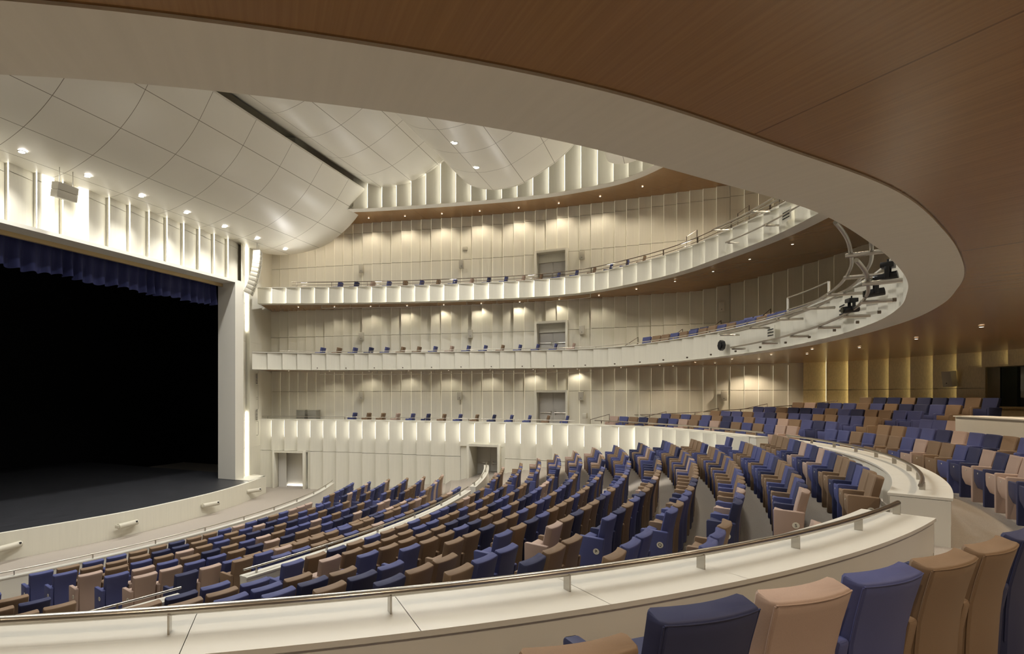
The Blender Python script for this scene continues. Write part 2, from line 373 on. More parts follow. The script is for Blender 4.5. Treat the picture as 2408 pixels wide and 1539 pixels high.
# nearest seats of the front balcony row, backs to the camera
for i, c in enumerate('tbtnpbttnpbbtb'):
    a = math.radians(-50.4 + 2.085 * i)
    nm = ['leftmost, mostly below the picture', 'second of the nearest seats, only its top showing', 'widest of the nearest seats, left of the navy one', 'between the mauve tan and pink seats in the foreground', 'between the navy and the blue foreground seats', 'right of the pink foreground seat', 'right of the blue foreground seat', 'rightmost tan one of the foreground backs', 'cut by the right edge, behind the tan backs'][i] if i < 9 else 'beyond the foreground seats at right edge, %s of them' % ORD[i - 9]
    SEATS.append(dict(u=BC[0] + 17.76 * math.sin(a), v=BC[1] + 17.76 * math.cos(a), z=-1.96, rz=a, col=c, label='%s balcony seat %s' % (CN[c], nm), group='nearest balcony seats seen from behind', last=False, letter=None, sc=1.085, fg=True))
# side gallery seats
def side(curve, d, s0, n, step, z, seq, lab, grp, face=0.):
    P = offs(curve, d); L = resample(P, step, s0)[:n]
    cs = colours(n, seq)
    for i, (s, p) in enumerate(L): seat(p.x, p.y, z, face, cs[i], lab % (CN[cs[i]], ORD[i]), grp, last=True)
LV1 = [(28.5 + .02 * i, -17.15 + .935 * i) for i in range(14)]
for i, (u, v) in enumerate(LV1):
    c = 'bttpbntbtnbbtb'[i]; seat(u, v, -1.96, .12, c, '%s single seat on first side gallery, %s from the stage' % (CN[c], ORD[i]), 'single seats along the first side gallery', last=True)
side(CB2, 1.05, 4.0, 16, .93, 1.80, 'btbbbttbpbbtbbbt', '%s single seat on second side gallery, %s from the stage', 'single seats along the second side gallery', .1)
side(CB3, .85, 4.6, 19, .93, 5.50, 'bbtbtbtbtbbttbbtbb', '%s single seat on top side gallery, %s from the stage', 'single seats along the top side gallery', .1)
def curve_row(curve, d, s0, s1, z, seq, lab, grp, pitch=.60):
    P = offs(curve, d); L = [x for x in resample(P, pitch, s0) if x[0] <= s1]; cs = colours(len(L), seq)
    for i, (s, p) in enumerate(L):
        q = L[min(i + 1, len(L) - 1)][1] - L[max(i - 1, 0)][1]; rz = math.atan2(-q.y, -q.x) * -1
        t = q.normalized(); out = Vector((t.y, -t.x)); rz = math.atan2(out.x, out.y)
        seat(p.x, p.y, z, rz, cs[i], lab % (CN[cs[i]], ORD[min(i, 23)]), grp, last=(i == len(L) - 1))
curve_row(CB2, 1.15, 22.0, 34.5, 1.83, 'bttbtbttbtbbtb', '%s seat in front row of the second balcony, %s from the left', 'second balcony front row seats')
curve_row(CB2, 2.05, 25.4, 35.5, 2.03, 'nnttbbbtbnn', '%s seat in second row of the second balcony, %s from the left', 'second balcony second row seats')
curve_row(CB2, 2.95, 29.0, 36.0, 2.26, 'bbtbtb', '%s seat in third row of the second balcony, %s from the left', 'second balcony third row seats')

# camera geometry (for ranking seats by how large they show)
TC = math.radians(25.7814); FPX = 1325.; CX, CY = 960., 931.
def proj(u, v, z):
    X = u * math.sin(TC) + v * math.cos(TC); Y = u * math.cos(TC) - v * math.sin(TC)
    return (CX + FPX * X / Y, CY - FPX * z / Y, Y) if Y > .3 else (-9999, 0, 99)
def score(s):
    x, y, Y = proj(s['u'], s['v'], s['z'] + .85)
    if x < -40 or x > 2450 or y > 1560 or y < 0: return 1e3 + Y
    return Y
SEATS.sort(key=score)
IND = SEATS[:300]; REST = SEATS[300:]
PIPE = [(-.022, .250, .925), (-.033, .248, .88), (-.057, .243, .78), (-.085, .238, .64), (-.097, .233, .50), (-.105, .227, .30)]
def build_seat(s):
    loc = W(s['u'], s['v'], s['z']); key = (s['col'], s['last'], s['letter'])
    r = empty('theatre_seat', loc, s['rz'], s['label'], 'seat', s['group']); r.scale = (s['sc'],) * 3
    for k in ['back', 'seat', 'arm', 'plate'] + (['arm2'] if s['last'] else []) + (['badge'] if s['letter'] else []):
        o = bpy.data.objects.new(PARTN[k], mesh_for(k, s['col'])); COL.objects.link(o); o.parent = r
        if k == 'badge':
            t = bpy.data.objects.new('row_letter', letter_curve(s['letter'])); COL.objects.link(t); t.parent = o
            t.location = (-.17, -.329, .48); t.rotation_euler = (PI / 2, 0, 0)
    if s.get('fg'):
        for c in r.children:
            if c.name.startswith('seat'): c.scale.x = 1.75; c.location.x = .21
            if c.name.startswith('armrest'): c.scale.x = 1.3
            if c.name.startswith('number'): c.location.x = -.11
        w = MB(); w.tube([(-.018 + .034 * (1 - (y / .25) ** 2), y, .93) for y in [-.25 + .05 * k for k in range(11)]], .004, 6)
        w.tube([(x, -y, z) for x, y, z in PIPE], .0045, 6)
        w.tube([(x, y, z) for x, y, z in PIPE], .0045, 6)
        o = w.make('piping', FAB[s['col']], r, smooth=True)
    return r
for s in IND: build_seat(s)
# the rest of the seats: one object
me_all = bpy.data.meshes.new('theatre_seats_far'); bm = bmesh.new()
mats = ['b', 'n', 't', 'p']
for s in REST:
    T = Matrix.Translation(Vector(W(s['u'], s['v'], s['z']))) @ Matrix.Rotation(s['rz'], 4, 'Z')
    for k in ['back', 'seat', 'arm'] + (['arm2'] if s['last'] else []):
        n0 = len(bm.verts); f0 = len(bm.faces)
        bm.from_mesh(ME[k]); bm.verts.ensure_lookup_table(); bm.faces.ensure_lookup_table()
        bmesh.ops.transform(bm, matrix=T, verts=bm.verts[n0:])
        for f in bm.faces[f0:]: f.material_index = mats.index(s['col']); f.smooth = True
bm.to_mesh(me_all); bm.free()
for c in mats: me_all.materials.append(FAB[c])
o = bpy.data.objects.new('distant_theatre_seats', me_all); COL.objects.link(o)
tag(o, 'blue and tan theatre seats farthest from the camera, in rows and galleries', 'seats', kind='stuff')

# ------------------------------------------------------------------ floors
mb = MB()
ks = list(ROWS)
prof_f = [(25.5, -5.35), (26.2, ROWS['A'][0] - H)]
for k in ks:
    zt, R = ROWS[k][:2]; prof_f += [(R - .42, zt - H), (R - .02, zt - H)]
prof_f += [(43.3, prof_f[-1][1]), (44.4, prof_f[-1][1])]
for (R0, z0), (R1, z1) in zip(prof_f, prof_f[1:]):
    ribbon(mb, arc(RC[0], RC[1], R0, -26, 26, 90), z0, arc(RC[0], RC[1], R1, -26, 26, 90), z1, uv=False)
struct('floor', mb, M['carpet'])
mb = MB(); mb.quad(W(-2, -36, -5.352), W(34, -36, -5.352), W(34, -10, -5.352), W(-2, -10, -5.352)); struct('floor', mb, M['carpet'])
# first balcony floor: tiers and side galleries
mb = MB()
tier = [(16.0, 18.12, -2.0 + .0), (18.12, 19.22, BROW['b'][0] - H), (19.22, 20.22, BROW['c'][0] - H), (20.22, 21.22, BROW['d'][0] - H), (21.22, 22.07, BROW['e'][0] - H), (22.07, 25.2, BROW['f'][0] - H)]
pz = -5
for r0, r1, z in tier:
    A = arc(BC[0], BC[1], r0, 48, -75, 90); B = arc(BC[0], BC[1], r1, 48, -75, 90)
    if r0 < 16.1: A = arc(PC[0], PC[1], 15.99, 48, -75, 90)
    ribbon(mb, A, z, B, z, uv=False)
    if pz > -4: ribbon(mb, A, pz, A, z, uv=False)
    pz = z
Q = [p for p in C1 if p.y < .5]
ribbon(mb, Q, -1.962, offs(Q, 5.2), -1.962, uv=False)
struct('floor', mb, M['carpet'])

# ------------------------------------------------------------------ first balcony: fascia, parapets, rails
def seam_list(z0, z1, step): return [z0 + step * k for k in range(1, 20) if z0 + step * k < z1]
Lc1 = sum((b - a).length for a, b in zip(C1, C1[1:]))
def s_at(curve, v):
    s = 0
    for a, b in zip(curve, curve[1:]):
        if (a.y - v) * (b.y - v) <= 0: return s + (b - a).length * ((v - a.y) / (b.y - a.y) if b.y != a.y else 0)
        s += (b - a).length
    return s
D1 = (s_at(C1, -21.4), s_at(C1, -19.35)); D2 = (s_at(C1, -9.95), s_at(C1, -8.25))
mb = saw(C1, .80, .22, -5.4, -1.39, .0, seams=(-3.18,), openings=((D1[0], D1[1], -3.25), (D2[0], D2[1], -2.62)), led=M['ledtop'], ledz=lambda a, b: (b - 1.0, b - .04), ledw=.05,
         ledlab='vertical warm light strip in a joint of the fascia wall beside the stalls', ledgroup='light strips in the first balcony fascia')
struct('wall_right', mb, M['cream'])
def parapet(a0, a1, r0=15.98, r1=16.60, name='parapet', label='', ri=0.):
    root = empty(name, W(PC[0] + r1 * math.sin(math.radians((a0 + a1) / 2)), PC[1] + r1 * math.cos(math.radians((a0 + a1) / 2)), -1.96), 0, label, 'parapet')
    inv = root.location
    def loc(mb): mb.v = [tuple(Vector(p) - inv) for p in mb.v]; return mb
    L = math.radians(abs(a1 - a0)) * r1; n = max(1, round(L / 1.32)); g = math.degrees(.0022 / r1)
    cap = MB(); body = MB()
    for k in range(n):
        b0 = a0 + (a1 - a0) * k / n + (g if k else 0); b1 = a0 + (a1 - a0) * (k + 1) / n - (g if k < n - 1 else 0)
        A = par(r0 - .02, b0, b1, 10); B = par(r1 + .02, b0, b1, 10)
        for mbx, Ai, Bi, z0, z1 in ((cap, A, B, -1.385, -1.35), (body, par(r1 - .03, b0, b1, 10), par(r1, b0, b1, 10), -1.735, -1.39), (body, par(r1 - .03, b0, b1, 10), par(r1 - .004, b0, b1, 10), -1.965, -1.741)):
            ribbon(mbx, Ai, z1, Bi, z1, uv=False); ribbon(mbx, Ai, z0, Bi, z0, uv=False); ribbon(mbx, Ai, z0, Ai, z1, uv=False); ribbon(mbx, Bi, z0, Bi, z1, uv=False)
            for e in (0, -1): mbx.quad(W(Ai[e].x, Ai[e].y, z0), W(Bi[e].x, Bi[e].y, z0), W(Bi[e].x, Bi[e].y, z1), W(Ai[e].x, Ai[e].y, z1))
    core0 = par(r0 + ri, a0, a1, 30); core1 = par(r1 - .02, a0, a1, 30)
    ribbon(body, core0, -2.6, core0, -1.39, uv=False); ribbon(body, core1, -1.97, core1, -1.39, uv=False)
    for e in (0, -1): body.quad(W(core0[e].x, core0[e].y, -2.4), W(core1[e].x, core1[e].y, -2.4), W(core1[e].x, core1[e].y, -1.39), W(core0[e].x, core0[e].y, -1.39)); 
    for e, sg in ((0, 1), (-1, -1)):
        p0, p1 = par(r0 + .01, a0, a1, 2)[e], par(r1, a0, a1, 2)[e]; tdir = (core0[1] - core0[0]).normalized() * (-.012 if e == 0 else .012)
        body.quad(W(p0.x + tdir.x, p0.y + tdir.y, -2.4), W(p1.x + tdir.x, p1.y + tdir.y, -2.4), W(p1.x + tdir.x, p1.y + tdir.y, -1.39), W(p0.x + tdir.x, p0.y + tdir.y, -1.39))
    loc(cap).make('cap', M['cap'], root); loc(body).make('wall_panel', M['cap'], root); return root
parapet(-19.5, 19.4, ri=.14, label='curved white parapet with deep top behind the last stalls rows, in the middle')
parapet(-25.6, -66, label='nearest curved white parapet crossing the whole foreground')
parapet(47, 23.2, r1=16.35, label='far curved white parapet above the far stalls block')
Q = [PCp for PCp in par(16.10, 19.2, -19.3, 60)]
struct('wall_back', saw(Q, .80, .10, -2.6, -1.40, 0., led=M['ledtop'], ledz=lambda a, b: (b - .75, b - .03), ledw=.05, ledlab='warm light strip in the parapet face behind the last stalls row', ledgroup='light strips behind the last stalls row'), M['cream'])
# thin coping along the straight part
mb = MB(); Q = [p for p in C1 if p.y < -1.5]; ribbon(mb, offs(Q, -.12), -1.35, offs(Q, .25), -1.35, uv=False); ribbon(mb, offs(Q, -.12), -1.39, offs(Q, -.12), -1.35, uv=False); ribbon(mb, offs(Q, -.12), -1.39, offs(Q, .25), -1.39, uv=False); ribbon(mb, offs(Q, .25), -1.965, offs(Q, .25), -1.35, uv=False)
struct('trim_1', mb, M['cap'])
def rail(P, z, h, label, r=.024, step=1.2, postw=.05, mtl='steel', start=.25, name='handrail', n=10, extra=(), grp=None, flat=True):
    c = P[len(P) // 2]; base = Vector(W(c.x, c.y, z)); root = empty(name, base, 0, label, 'handrail', grp)
    t = MB(); t.tube([Vector(W(p.x, p.y, z + h)) - base for p in P], r, n); 
    for e in extra: t.tube([Vector(W(p.x, p.y, z + e)) - base for p in P], r * .7, 6)
    t.make('rail_tube', M[mtl], root, smooth=True)
    for s, p in resample(P, step, start):
        q = MB(); k = min(range(len(P)), key=lambda i: (P[i] - p).length); d = (P[min(k + 1, len(P) - 1)] - P[max(k - 1, 0)]).normalized()
        ang = math.atan2(d.x, d.y)                         # world x=v, y=u
        m = Matrix.Translation(Vector(W(p.x, p.y, z)) - base) @ Matrix.Rotation(math.atan2(d.x, d.y), 4, 'Z')
        if flat: q.box((-postw / 2 * .3, -.028, 0), (postw / 2 * .3 + .0, .028, h), m)
        else: q.box((-postw / 2, -postw / 2, 0), (postw / 2, postw / 2, h), m)
        q.make('post', M[mtl], root)
    return root
RR = 16.30
def prail(a0, a1, st, label, step=1.28):
    P = par(RR, a0, a1, 80); root = empty('handrail', W(P[40].x, P[40].y, -1.35), 0, label, 'handrail'); base = root.location
    t = MB(); t.tube([Vector(W(p.x, p.y, -1.35 + .125)) - base for p in P], .028, 14); t.make('rail_tube', M['steel'], root, smooth=True)
    for s, p in resample(P, step, st):
        k = min(range(len(P)), key=lambda i: (P[i] - p).length); d = (P[min(k + 1, len(P) - 1)] - P[max(k - 1, 0)]).normalized()
        # flat plate, wide side across the parapet
        m = Matrix.Translation(Vector(W(p.x, p.y, -1.35)) - base) @ Matrix.Rotation(math.atan2(d.x, d.y), 4, 'Z')
        q = MB(); q.box((-.006, -.034, 0), (.006, .034, .115), Matrix.Translation(Vector(W(p.x, p.y, -1.35)) - base) @ Matrix.Rotation(math.atan2(d.x, d.y) , 4, 'Z'))
        q.make('post', M['steel'], root)
prail(-25.7, -66, .06, 'round steel handrail on the nearest parapet in the foreground')
prail(19.2, -19.2, .12, 'round steel handrail on the middle parapet, curling at its near end')
prail(58, 23.6, .4, 'thin steel handrail on the far parapet above the far stalls block')
Q = offs([p for p in C1 if p.y < -4.2], .12)
rail(Q, -1.35, .14, 'thin steel rail along the first side gallery', r=.018, step=2.4, start=.4)

# ------------------------------------------------------------------ low walls in the stalls
def lowwall(R, th, z0, z1, a0, a1, label, railed=True):
    A = arc(RC[0], RC[1], R, a0, a1, 40); B = arc(RC[0], RC[1], R + th, a0, a1, 40); c = A[20]; base = Vector(W(c.x, c.y, z0))
    root = empty('low_wall', base, 0, label, 'low wall'); body = MB(); cap = MB()
    for A_, B_, za, zb, mm in ((A, B, z0, z1 - .03, body), (arc(RC[0], RC[1], R - .015, a0, a1, 40), arc(RC[0], RC[1], R + th + .015, a0, a1, 40), z1 - .03, z1, cap)):
        ribbon(mm, A_, za, A_, zb, uv=False); ribbon(mm, B_, za, B_, zb, uv=False); ribbon(mm, A_, zb, B_, zb, uv=False); ribbon(mm, A_, za, B_, za, uv=False)
        for e in (0, -1): mm.quad(W(A_[e].x, A_[e].y, za), W(B_[e].x, B_[e].y, za), W(B_[e].x, B_[e].y, zb), W(A_[e].x, A_[e].y, zb))
    for mm, nm in ((body, 'wall_panel'), (cap, 'cap')):
        mm.v = [tuple(Vector(p) - base) for p in mm.v]; mm.make(nm, M['cap'], root)
    if railed: rail(arc(RC[0], RC[1], R + th / 2, a0, a1, 40), z1, .12, 'steel handrail on the ' + label, r=.02, step=1.9, start=.3)
lowwall(25.4, .16, -5.36, -4.60, -24, 23.0, 'long low cream wall in front of stalls row A')
lowwall(33.33, .2, -4.4, -3.36, -12.1, 6.6, 'low cream wall between stalls rows H and I')
lowwall(33.33, .2, -4.5, -3.36, 8.0, 19.4, 'low curved cream wall near the far stalls doorway')
lowwall(33.33, .2, -4.4, -3.36, -23, -14.2, 'short low cream wall at the near end of row H')

# ------------------------------------------------------------------ house walls behind the galleries
DW = (s_at(CW, -7.15), s_at(CW, -5.45))
SBK = sum((b - a).length for a, b in zip(CW, CW[1:]))
SFAR = s_at(CW, 7.9) if False else 33.0
ob = (0, 0, 0)
def s_ang(curve, ang):
    s = 0
    for a, b in zip(curve, curve[1:]):
        aa = math.degrees(math.atan2(a.x - BC[0], a.y - BC[1])); s += (b - a).length
        if aa < ang and a.y > 2: return s
    return s
SG = int(s_ang(CW, 41.3) / .585) * .585; SBO = SG + .86 * round((s_ang(CW, 27.9) - SG) / .86); SBE = s_ang(CW, -30)
struct('wall_right', saw(CW, .585, .12, -2.1, 1.50, 0., SG, seams=(.26,), openings=((DW[0], DW[1], .20),), led=M['ledgold'], ledz=lambda a, b: (a + .1, b - .1), ledw=.012,
       ledlab='thin golden light strip in a panel joint of the first gallery wall', ledgroup='golden strips in the first gallery wall'), M['cream'])
struct('wall_back', saw(CW, .86, .16, -1.2, 1.55, SG, SBE, seams=(.26,), openings=((SBO, SBE, .98),), led=M['ledback'], ledz=lambda a, b: (a + .05, b - .05), ledw=.035,
       ledlab='golden light strip between the gilded panels of the back wall', ledgroup='golden strips in the back wall'), M['gold'])
SM = .585 * round(s_at(CW, 2.4) / .585); SE = s_ang(CW, 5)
for sa_, sb_, zt_ in ((0., SM, 5.6), (SM, SE, 6.85)):
    struct('wall_right', saw(CW, .585, .22, 1.75, zt_, sa_, sb_, seams=(3.55,), openings=((DW[0], DW[1], 3.95),), led=M['ledfaint'], ledz=lambda a, b: (a + .1, b - .1), ledw=.010,
           ledlab='faint golden light strip in a panel joint of the second gallery wall', ledgroup='faint strips in the second gallery wall'), M['cream'])
for sa_, sb_, zb_ in ((0., SM, 5.5), (SM, SE, 6.8)):
    struct('wall_right', saw(CW, .585, .12, zb_, 10.3, sa_, sb_, seams=(7.75, 9.6), openings=((DW[0], DW[1], 7.8),), led=M['ledgold'], ledz=lambda a, b: (a + .1, b - .1), ledw=.010,
           ledlab='thin golden light strip in a panel joint of the top gallery wall', ledgroup='golden strips in the top gallery wall'), M['cream'])
# near side and closing walls (unseen part keeps the light in)
mb = MB(); Q = arc(15.1, -12.6, 24.3, -60, -100, 20) + [Vector((-9.5, -24))]
ribbon(mb, Q, -5.4, Q, 14.5, uv=False); struct('wall_left', mb, M['cream'])
mb = MB(); ribbon(mb, [p for p in CW if p.y > 3], 5.0, [p for p in CW if p.y > 3], 14.5, uv=False); struct('wall_back', mb, M['cream'])
mb = MB(); Q = arc(15.1, -12.6, 27.4, 44, -64, 60); ribbon(mb, Q, -2.2, Q, 1.6, uv=False); struct('wall_back', mb, M['black'])
mb = MB(); Q = [Vector((26.0, -22.2)), Vector((27.6, -22.6))]
ribbon(mb, Q, -1.39, Q, 14.5, uv=False); struct('wall_right', mb, M['cream'])

# ------------------------------------------------------------------ balconies 2, 3, 4 : rim, wooden soffit, stepped fascia
def polar_out(P, curve, add=0.):
    """for every point of P the point of `curve` on the same ray from the house centre"""
    out = []
    pol = [(math.atan2(c.x - BC[0], c.y - BC[1]), c) for c in curve]
    for p in P:
        a = math.atan2(p.x - BC[0], p.y - BC[1]); best = min(pol, key=lambda q: abs(q[0] - a))[1]
        for (a0, c0), (a1, c1) in zip(pol, pol[1:]):
            if (a0 - a) * (a1 - a) <= 0: best = c0.lerp(c1, (a - a0) / (a1 - a0) if a1 != a0 else 0); break
        out.append(best)
    return out
CWX = CW + [Vector((-9.8, -10)), Vector((-9.5, -24))]
def soffit(name, curve, z, rimw, idx, wood='wood', rise=0., rearrise=0.):
    back = lambda p: rearrise * min(1, max(0, (50 - math.degrees(math.atan2(p.x - BC[0], p.y - BC[1]))) / 13))
    mb = MB(); ribbon(mb, curve, z, offs(curve, rimw), z); ribbon(mb, offs(curve, rimw), z, offs(curve, rimw), z + .02)
    struct('trim_%d' % idx, mb, M['rim'], smooth=False)
    mb = MB(); A = offs(curve, rimw); B = polar_out(A, CWX); n = 9
    rows = []; uvs = []; s = [0]
    for k in range(1, len(A)): s.append(s[-1] + (A[k] - A[k - 1]).length)
    for j in range(n):
        t = j / (n - 1); rows.append([W(a.x + (b.x - a.x) * t, a.y + (b.y - a.y) * t, z + .015 + rise * t + back(a) * t) for a, b in zip(A, B)])
        uvs.append([(s[k], (A[k] - B[k]).length * t) for k in range(len(A))])
    mb.grid(rows, uvs=uvs); struct('ceiling', mb, M[wood])
    mb = MB(); mb.grid([[W(a.x + (b.x - a.x) * t, a.y + (b.y - a.y) * t, z + .45 + back(a) * t) for a, b in zip(offs(curve, .3), polar_out(offs(curve, .3), CWX))] for t in (0, .5, 1)]); struct('floor', mb, M['carpet'])
soffit('b2', CB2, 1.42, .50, 2, rise=.05)
soffit('b3', CB3, 5.13, .52, 3, rise=.0, rearrise=1.15)
soffit('b4', CB4, 10.15, .55, 4)
def sub(curve, s0, s1):
    s = 0; out = []
    for a, b in zip(curve, curve[1:]):
        if s0 <= s <= s1: out.append(a)
        s += (b - a).length
    return out
FP = {}
def fascia(curve, z0, z1, led, lab, grp, send=44, pitch=.80, mtl='cream', depth=.14, ledz=None, ledw=.04, led0=0.):
    mb = saw(offs(curve, depth + .01), pitch, depth, z0 + .012, z1, 0., send, led=led, ledlab=lab, ledgroup=grp, ledz=ledz, ledw=ledw, led0=led0)
    o = struct('wall_right', mb, M[mtl]); return o
fascia(CB2, 1.42, 2.34, None, '', '', send=47, depth=.10)
mb = MB(); Q = offs(CB2, .15); ribbon(mb, Q, 1.42, Q, 2.34, uv=False)     # the unseen room side of the near arc
struct('wall_left', mb, M['cream'])
fascia(CB3, 5.13, 6.00, M['led'], 'vertical light strip between the fascia panels of the top gallery', 'light strips in the top gallery fascia', send=46)
fascia(CB4, 10.17, 14.2, M['led'], 'vertical light strip between the tall panels above the upper wooden soffit', 'light strips in the upper ring wall', send=46, pitch=.80, depth=.20, ledw=.05, led0=s_at(CB4, -15.4))
for idx, (cv, z) in enumerate(((CB2, 2.34), (CB3, 6.0))):
    mb = MB(); A = sub(cv, 0, 52); ribbon(mb, offs(A, -.02), z + .03, offs(A, .3), z + .03, uv=False); ribbon(mb, offs(A, -.02), z, offs(A, -.02), z + .03, uv=False); ribbon(mb, offs(A, -.02), z, offs(A, .3), z, uv=False); ribbon(mb, offs(A, .3), z - .5, offs(A, .3), z + .03, uv=False)
    struct('trim_%d' % (5 + idx), mb, M['cap'])
rail(offs(sub(CB2, 1.2, 48), .16), 2.37, .10, 'slim steel rail on top of the second gallery fascia', r=.018, step=2.4)
rail(offs(sub(CB3, 1.2, 44), .16), 6.03, .30, 'bronze double rail on top of the upper gallery fascia', r=.020, step=2.0, mtl='bronze', extra=(.14,), postw=.05)

# ------------------------------------------------------------------ lighting pipes on the rear fascias, with brackets and lamps
def pipes(curve, s0, s1, z, ds, label, step=2.05):
    P = sub(curve, s0, s1); base = Vector(W(P[len(P) // 2].x, P[len(P) // 2].y, z)); root = empty('lighting_pipe', base, 0, label, 'lighting pipe')
    for d, dz in ds:
        t = MB(); t.tube([Vector(W(p.x, p.y, z + dz)) - base for p in offs(P, -d)], .026, 10); t.make('pipe', M['steel'], root, smooth=True)
    dm = max(d for d, dz in ds)
    for s, p in resample(P, step, .2):
        k = min(range(len(P)), key=lambda i: (P[i] - p).length); d = (P[min(k + 1, len(P) - 1)] - P[max(k - 1, 0)]).normalized(); nr = Vector((-d.y, d.x))
        q = MB(); a = p + nr * .05; b = p + nr * (dm + .06); q.tube([Vector(W(a.x, a.y, z - .03)) - base, Vector(W(b.x, b.y, z - .03)) - base], .034, 8); q.make('bracket', M['steel'], root, smooth=True)
    return root
SB2 = s_at(sub(CB2, 0, 99), 0) if False else None
def s_u(curve, u):
    s = 0
    for a, b in zip(curve, curve[1:]):
        if a.y > -3 and (a.x - u) * (b.x - u) <= 0: return s
        s += (b - a).length
    return s
pipes(CB2, s_u(CB2, 22.2), s_u(CB2, 8.2), 2.10, ((.62, .03), (.38, .03)), 'pair of curved steel lighting pipes on the second balcony rear fascia')
pipes(CB2, s_u(CB2, 21.9), s_u(CB2, 8.2), 1.60, ((.42, .03),), 'single lower steel lighting pipe on the second balcony rear fascia')
pipes(CB3, s_u(CB3, 23.4), s_u(CB3, 15), 5.98, ((.60, .03), (.38, .03)), 'pair of curved lighting pipes on the upper balcony fascia')
pipes(CB3, s_u(CB3, 23.0), s_u(CB3, 15), 5.40, ((.40, .03),), 'single lower lighting pipe on the upper balcony fascia')
def moving_lamp(u, v, z, rz, label):
    r = empty('stage_spotlight', W(u, v, z), rz, label, 'spotlight', 'black spotlights on the balcony lighting pipe'); r.scale = (.54,) * 3
    b = MB(); b.box((-.14, -.17, -.14), (.14, .17, .0)); b.make('base_box', M['dark'], r, bevel=.015)
    for sy in (-1, 1):
        y = MB(); y.box((-.05, sy * .16 - .02, -.42), (.05, sy * .16 + .02, -.12)); y.make('yoke_arm', M['dark'], r, bevel=.01)
    h = MB(); h.tube([(-.26, 0, -.40), (-.22, 0, -.40), (-.2, 0, -.40), (.14, 0, -.36), (.2, 0, -.35)], .12, 14); h.make('lamp_head', M['dark'], r, smooth=True)
    l = MB(); l.tube([(-.30, 0, -.40), (-.262, 0, -.40)], .10, 14); l.make('lens', M['glass'], r, smooth=True)
    k = MB(); k.tube([(0, 0, 0), (0, 0, .09)], .025, 8); k.make('clamp', M['dark'], r)
    return r
for i, (su, lab) in enumerate(((14.1, 'black spotlight hanging lowest on the balcony pipe'), (12.2, 'black moving spotlight on the pipe, middle of three'), (10.4, 'black spotlight on the pipe nearest the rim, highest of three'))):
    s = s_u(CB2, su); P = offs(CB2, (-.45, -.3, -.2)[i]); p = resample(P, 1, s)[0][1]
    moving_lamp(p.x, p.y, (1.84, 1.88, 1.88)[i], .2 - .3 * i, lab)
# octagonal loudspeaker on the second balcony fascia
s = s_u(CB2, 22.75); p = resample(CB2, 1, s)[0][1]; q = resample(CB2, 1, s + .4)[0][1]; d = (q - p).normalized(); nr = Vector((-d.y, d.x)); ang = math.atan2(nr.x, nr.y)
r = empty('octagonal_speaker', W(p.x + nr.x * .10, p.y + nr.y * .10, 1.80), ang, 'black octagonal unit on the second balcony fascia', 'speaker')
b = MB(); b.tube([(0, 0, 0), (.10, 0, 0)], .19, 8); b.make('housing', M['dark'], r)
b = MB(); b.tube([(.10, 0, 0), (.13, 0, 0)], .13, 8); b.make('front_disc', M['black'], r)
# small sockets in the fascia bottom
for i, (s, p) in enumerate(resample(CB2, 1.6, 3.5)):
    if s > 40: break
    q = resample(CB2, 1, s + .3)[0][1]; d = (q - p).normalized(); nr = Vector((-d.y, d.x))
    b = MB(); a = Vector(W(p.x + nr.x * .05, p.y + nr.y * .05, 1.53)); c = Vector(W(p.x + nr.x * .10, p.y + nr.y * .10, 1.53)); b.tube([a, c], .032, 10)
    tag(b.make('round_socket', M['bronze'], smooth=True), 'small dark round socket near the bottom edge of the second gallery fascia', 'socket', 'round sockets in the second gallery fascia')
# louvred plates
for cv, su, z, lab in ((CB2, 20.2, 1.92, 'slotted vent plate left on the second balcony fascia'), (CB2, 15.4, 1.92, 'slotted vent plate right on the second balcony fascia, behind a spotlight'), (CB3, 20.5, 5.55, 'slotted vent plate on the top gallery fascia')):
    s = s_u(cv, su); p = resample(cv, 1, s)[0][1]; q = resample(cv, 1, s + .3)[0][1]; d = (q - p).normalized(); nr = Vector((-d.y, d.x)); ang = math.atan2(nr.x, nr.y)
    r = empty('slotted_vent', W(p.x + nr.x * .09, p.y + nr.y * .09, z), ang, lab, 'vent')
    b = MB(); b.box((0, -.24, -.2), (.012, .24, .2)); b.make('plate', M['cream'], r)
    for k in (-.09, 0.0, .09):
        b = MB(); b.box((.012, -.2, k - .014), (.02, .16, k + .014)); b.make('slot', M['black'], r)
# hanging pipes below the side galleries
for z, cv, lab in ((5.13, CB3, 'thin pale pipe hanging below the top gallery soffit'), (1.42, CB2, 'thin pale pipe hanging below the second gallery soffit')):
    A = offs(sub(cv, 3.4, 18.2), .35); base = Vector(W(A[9].x, A[9].y, z)); r = empty('hanging_pipe', base, 0, lab, 'pipe')
    b = MB(); b.tube([Vector(W(p.x, p.y, z - .22)) - base for p in A], .016, 6); b.make('pipe', M['steel'], r, smooth=True)
    for s, p in resample(A, 1.62, .02):
        b = MB(); b.tube([Vector(W(p.x, p.y, z - .22)) - base, Vector(W(p.x, p.y, z + .01)) - base], .012, 6); b.make('hanger', M['steel'], r)

